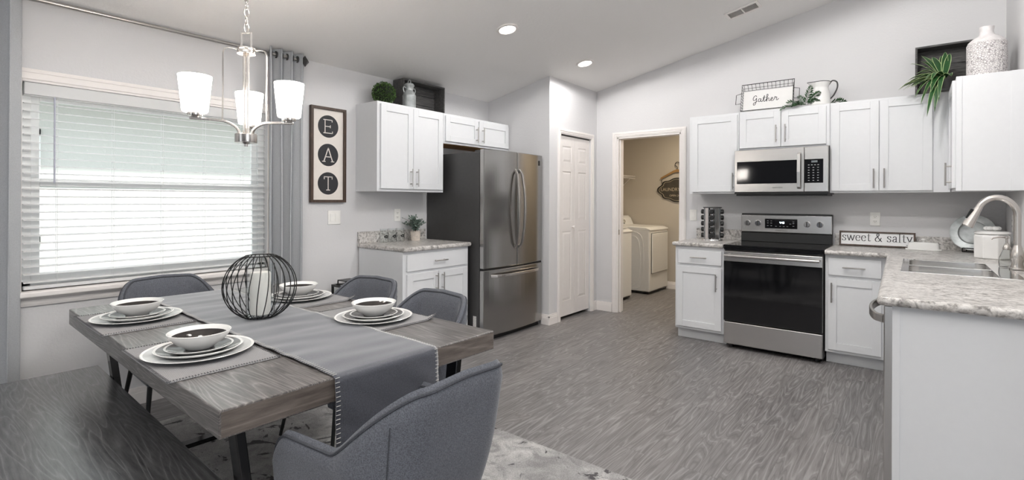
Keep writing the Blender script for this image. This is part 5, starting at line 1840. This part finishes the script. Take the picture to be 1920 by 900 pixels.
def machine(name, label, cat, loc, kind):
    t = thing(name, label, cat, loc, R(90))
    W = .66 if kind == 'dryer' else .66
    D = .70
    MB().box(0, W, .0, D, .035, .90).build('cabinet', M_appl, t, bevel=.02, seg=4)
    m = MB()
    for xx in (.06, W - .06):
        for yy in (.06, D - .06): m.cyl((xx, yy, 0), (xx, yy, .04), .02, seg=12)
    m.box(.02, W - .02, .02, D, .012, .04)
    m.build('toe_base', M_black, t)
    m = MB().prism([(-.012, .885), (-.008, .905), (.06, .932), (D - .1, .945), (D, .945), (D, .885)], .0, W, lambda u, v, s: (s, u, v))
    m.build('top', M_appl, t, bevel=.012, seg=3)
    m = MB().prism([(D - .16, .94), (D - .11, 1.045), (D - .07, 1.075), (D, 1.075), (D, .94)], .01, W - .01, lambda u, v, s: (s, u, v))
    con = m.build('console', M_appl, t, bevel=.012, seg=3)
    nrm = Matrix.Translation((.0, D - .138, .99)) @ Matrix.Rotation(R(66), 4, 'X')
    for xx in (.12, .34):
        K = Matrix.Translation((xx, D - .134, .992)) @ Matrix.Rotation(R(64), 4, 'X')
        MB().lathe([(0, .026), (.022, .026), (.026, .0)], 20, M=K).build('dial', M_chrome, con, smooth=True)
        m = MB().lathe([(.03, .0015), (.042, .0015)], 24, M=K); m.build('dial_ring', M_slot, con)
    if kind == 'dryer':
        m = MB().box(.055, W - .055, -.022, 0, .29, .845)
        dd = m.build('door', M_appl, t, bevel=.02, seg=4)
        MB().box(.09, W - .09, -.0235, -.020, .33, .81).build('door_inset', M_appl, dd, bevel=.01)
        MB().box(.05, W - .05, -.004, -.0005, .285, .85).build('door_seam', M_slot, t)
        m = MB()
        for k, ins in enumerate((.0, .05)):
            m.tube(catmull([(-.0005, .12 + ins, .80 - ins), (-.0005, .30, .84 - ins), (-.0005, .34 + ins * 0, .6), (-.0005, .40 - ins, .3), (-.0005, .36, .10), (-.0005, .14 + ins, .10 + ins), (-.0005, .09 + ins, .4)], 6, closed=True), .004, 6, closed=True)
        m.build('side_embossing', M_appl, t, smooth=True)
    else:
        m = MB().box(.06, W - .06, .03, D - .2, .944, .952); m.build('lid', M_appl, t, bevel=.008, seg=3)
    return t
machine('clothes_dryer', 'white front door clothes dryer farther back in the laundry room', 'dryer', (-2.875, 6.625, 0), 'dryer')
machine('washing_machine', 'white top loading washing machine just inside the laundry doorway', 'washer', (-2.965, 5.60, 0), 'washer')

t = thing('wire_shelf', 'white ventilated wire shelf on the left laundry wall', 'shelf', (LX0, 5.6, 1.68))
m = MB()
for k in range(14): m.tube([(.008 + .265 * k / 13, 0, .0), (.008 + .265 * k / 13, 1.69, .0)], .0025, 5)
for k in range(60): m.tube([(.008, .01 + k * .0283, .003), (.275, .01 + k * .0283, .003), (.275, .01 + k * .0283, -.035)], .0018, 4)
m.tube([(.275, 0, -.036), (.275, 1.69, -.036)], .0035, 6); m.tube([(.276, 0, .002), (.276, 1.69, .002)], .0035, 6)
m.build('wire_deck', M_trim, t)
for y in (.5, 1.55):
    MB().sweep([(.265, y, -.03), (.006, y, -.27)], .02, .004, (0, 1, 0)).build('brace', M_trim, t)

# laundry sign on its hanger
t = thing('laundry_sign', 'ornate dark plaque reading laundry room hung from a wooden hanger', 'sign', (-2.735, LY1 - .001, 1.30))
ctr = .165
m = MB()
out = []
N = 96
for k in range(N):
    a = 2 * PI * k / N
    r = 1 + .05 * math.cos(8 * a) + .035 * math.cos(4 * a) - .02 * math.cos(12 * a)
    out.append((.29 * r * math.cos(a), ctr + .165 * r * math.sin(a)))
m.prism(out, -.016, 0, lambda u, v, s: (u, s, v))
M_plq = plain('chalk_plaque', srgb(62, 56, 48), .7, var=.2, scale=14)
pq = m.build('plaque', M_plq, t, bevel=.002)
M_cream = plain('plaque_cream', srgb(176, 164, 140), .7, var=.15)
for sc_, r_ in ((.985, .006), (.90, .003)):
    m = MB().tube([(u * sc_, -.017, ctr + (v - ctr) * sc_) for u, v in out], r_, 6, closed=True)
    m.build('border', M_black if sc_ > .95 else M_cream, pq, smooth=True)
text('lettering', 'LAUNDRY ROOM', .07, M_cream, pq, (0, -.0165, ctr + .005), (R(90), 0, 0), sx=.92)
text('lettering', 'OPEN 24 HRS', .04, M_cream, pq, (0, -.0165, ctr - .085), (R(90), 0, 0))
m = MB().prism([(-.26, ctr + .02 + .145), (-.25, ctr + .185), (-.06, ctr + .285), (0, ctr + .305), (.06, ctr + .285), (.25, ctr + .185), (.26, ctr + .165), (.235, ctr + .165), (.05, ctr + .252), (0, ctr + .262), (-.05, ctr + .252), (-.235, ctr + .165)], -.030, -.016, lambda u, v, s: (u, s, v))
m.build('wooden_hanger', plain('hanger_wood', srgb(150, 116, 70), .5, var=.1), t, bevel=.003)
m = MB().tube(catmull([(0, -.023, ctr + .30), (0, -.023, ctr + .335), (-.03, -.023, ctr + .36), (-.025, -.023, ctr + .395), (.005, -.023, ctr + .41), (.032, -.023, ctr + .39), (.03, -.023, ctr + .365)], 6), .005, 8)
for s in (-1, 1): m.tube([(s * .235, -.02, ctr + .172), (s * .235, -.02, ctr + .10)], .004, 6)
m.build('hook', M_black, t, smooth=True)
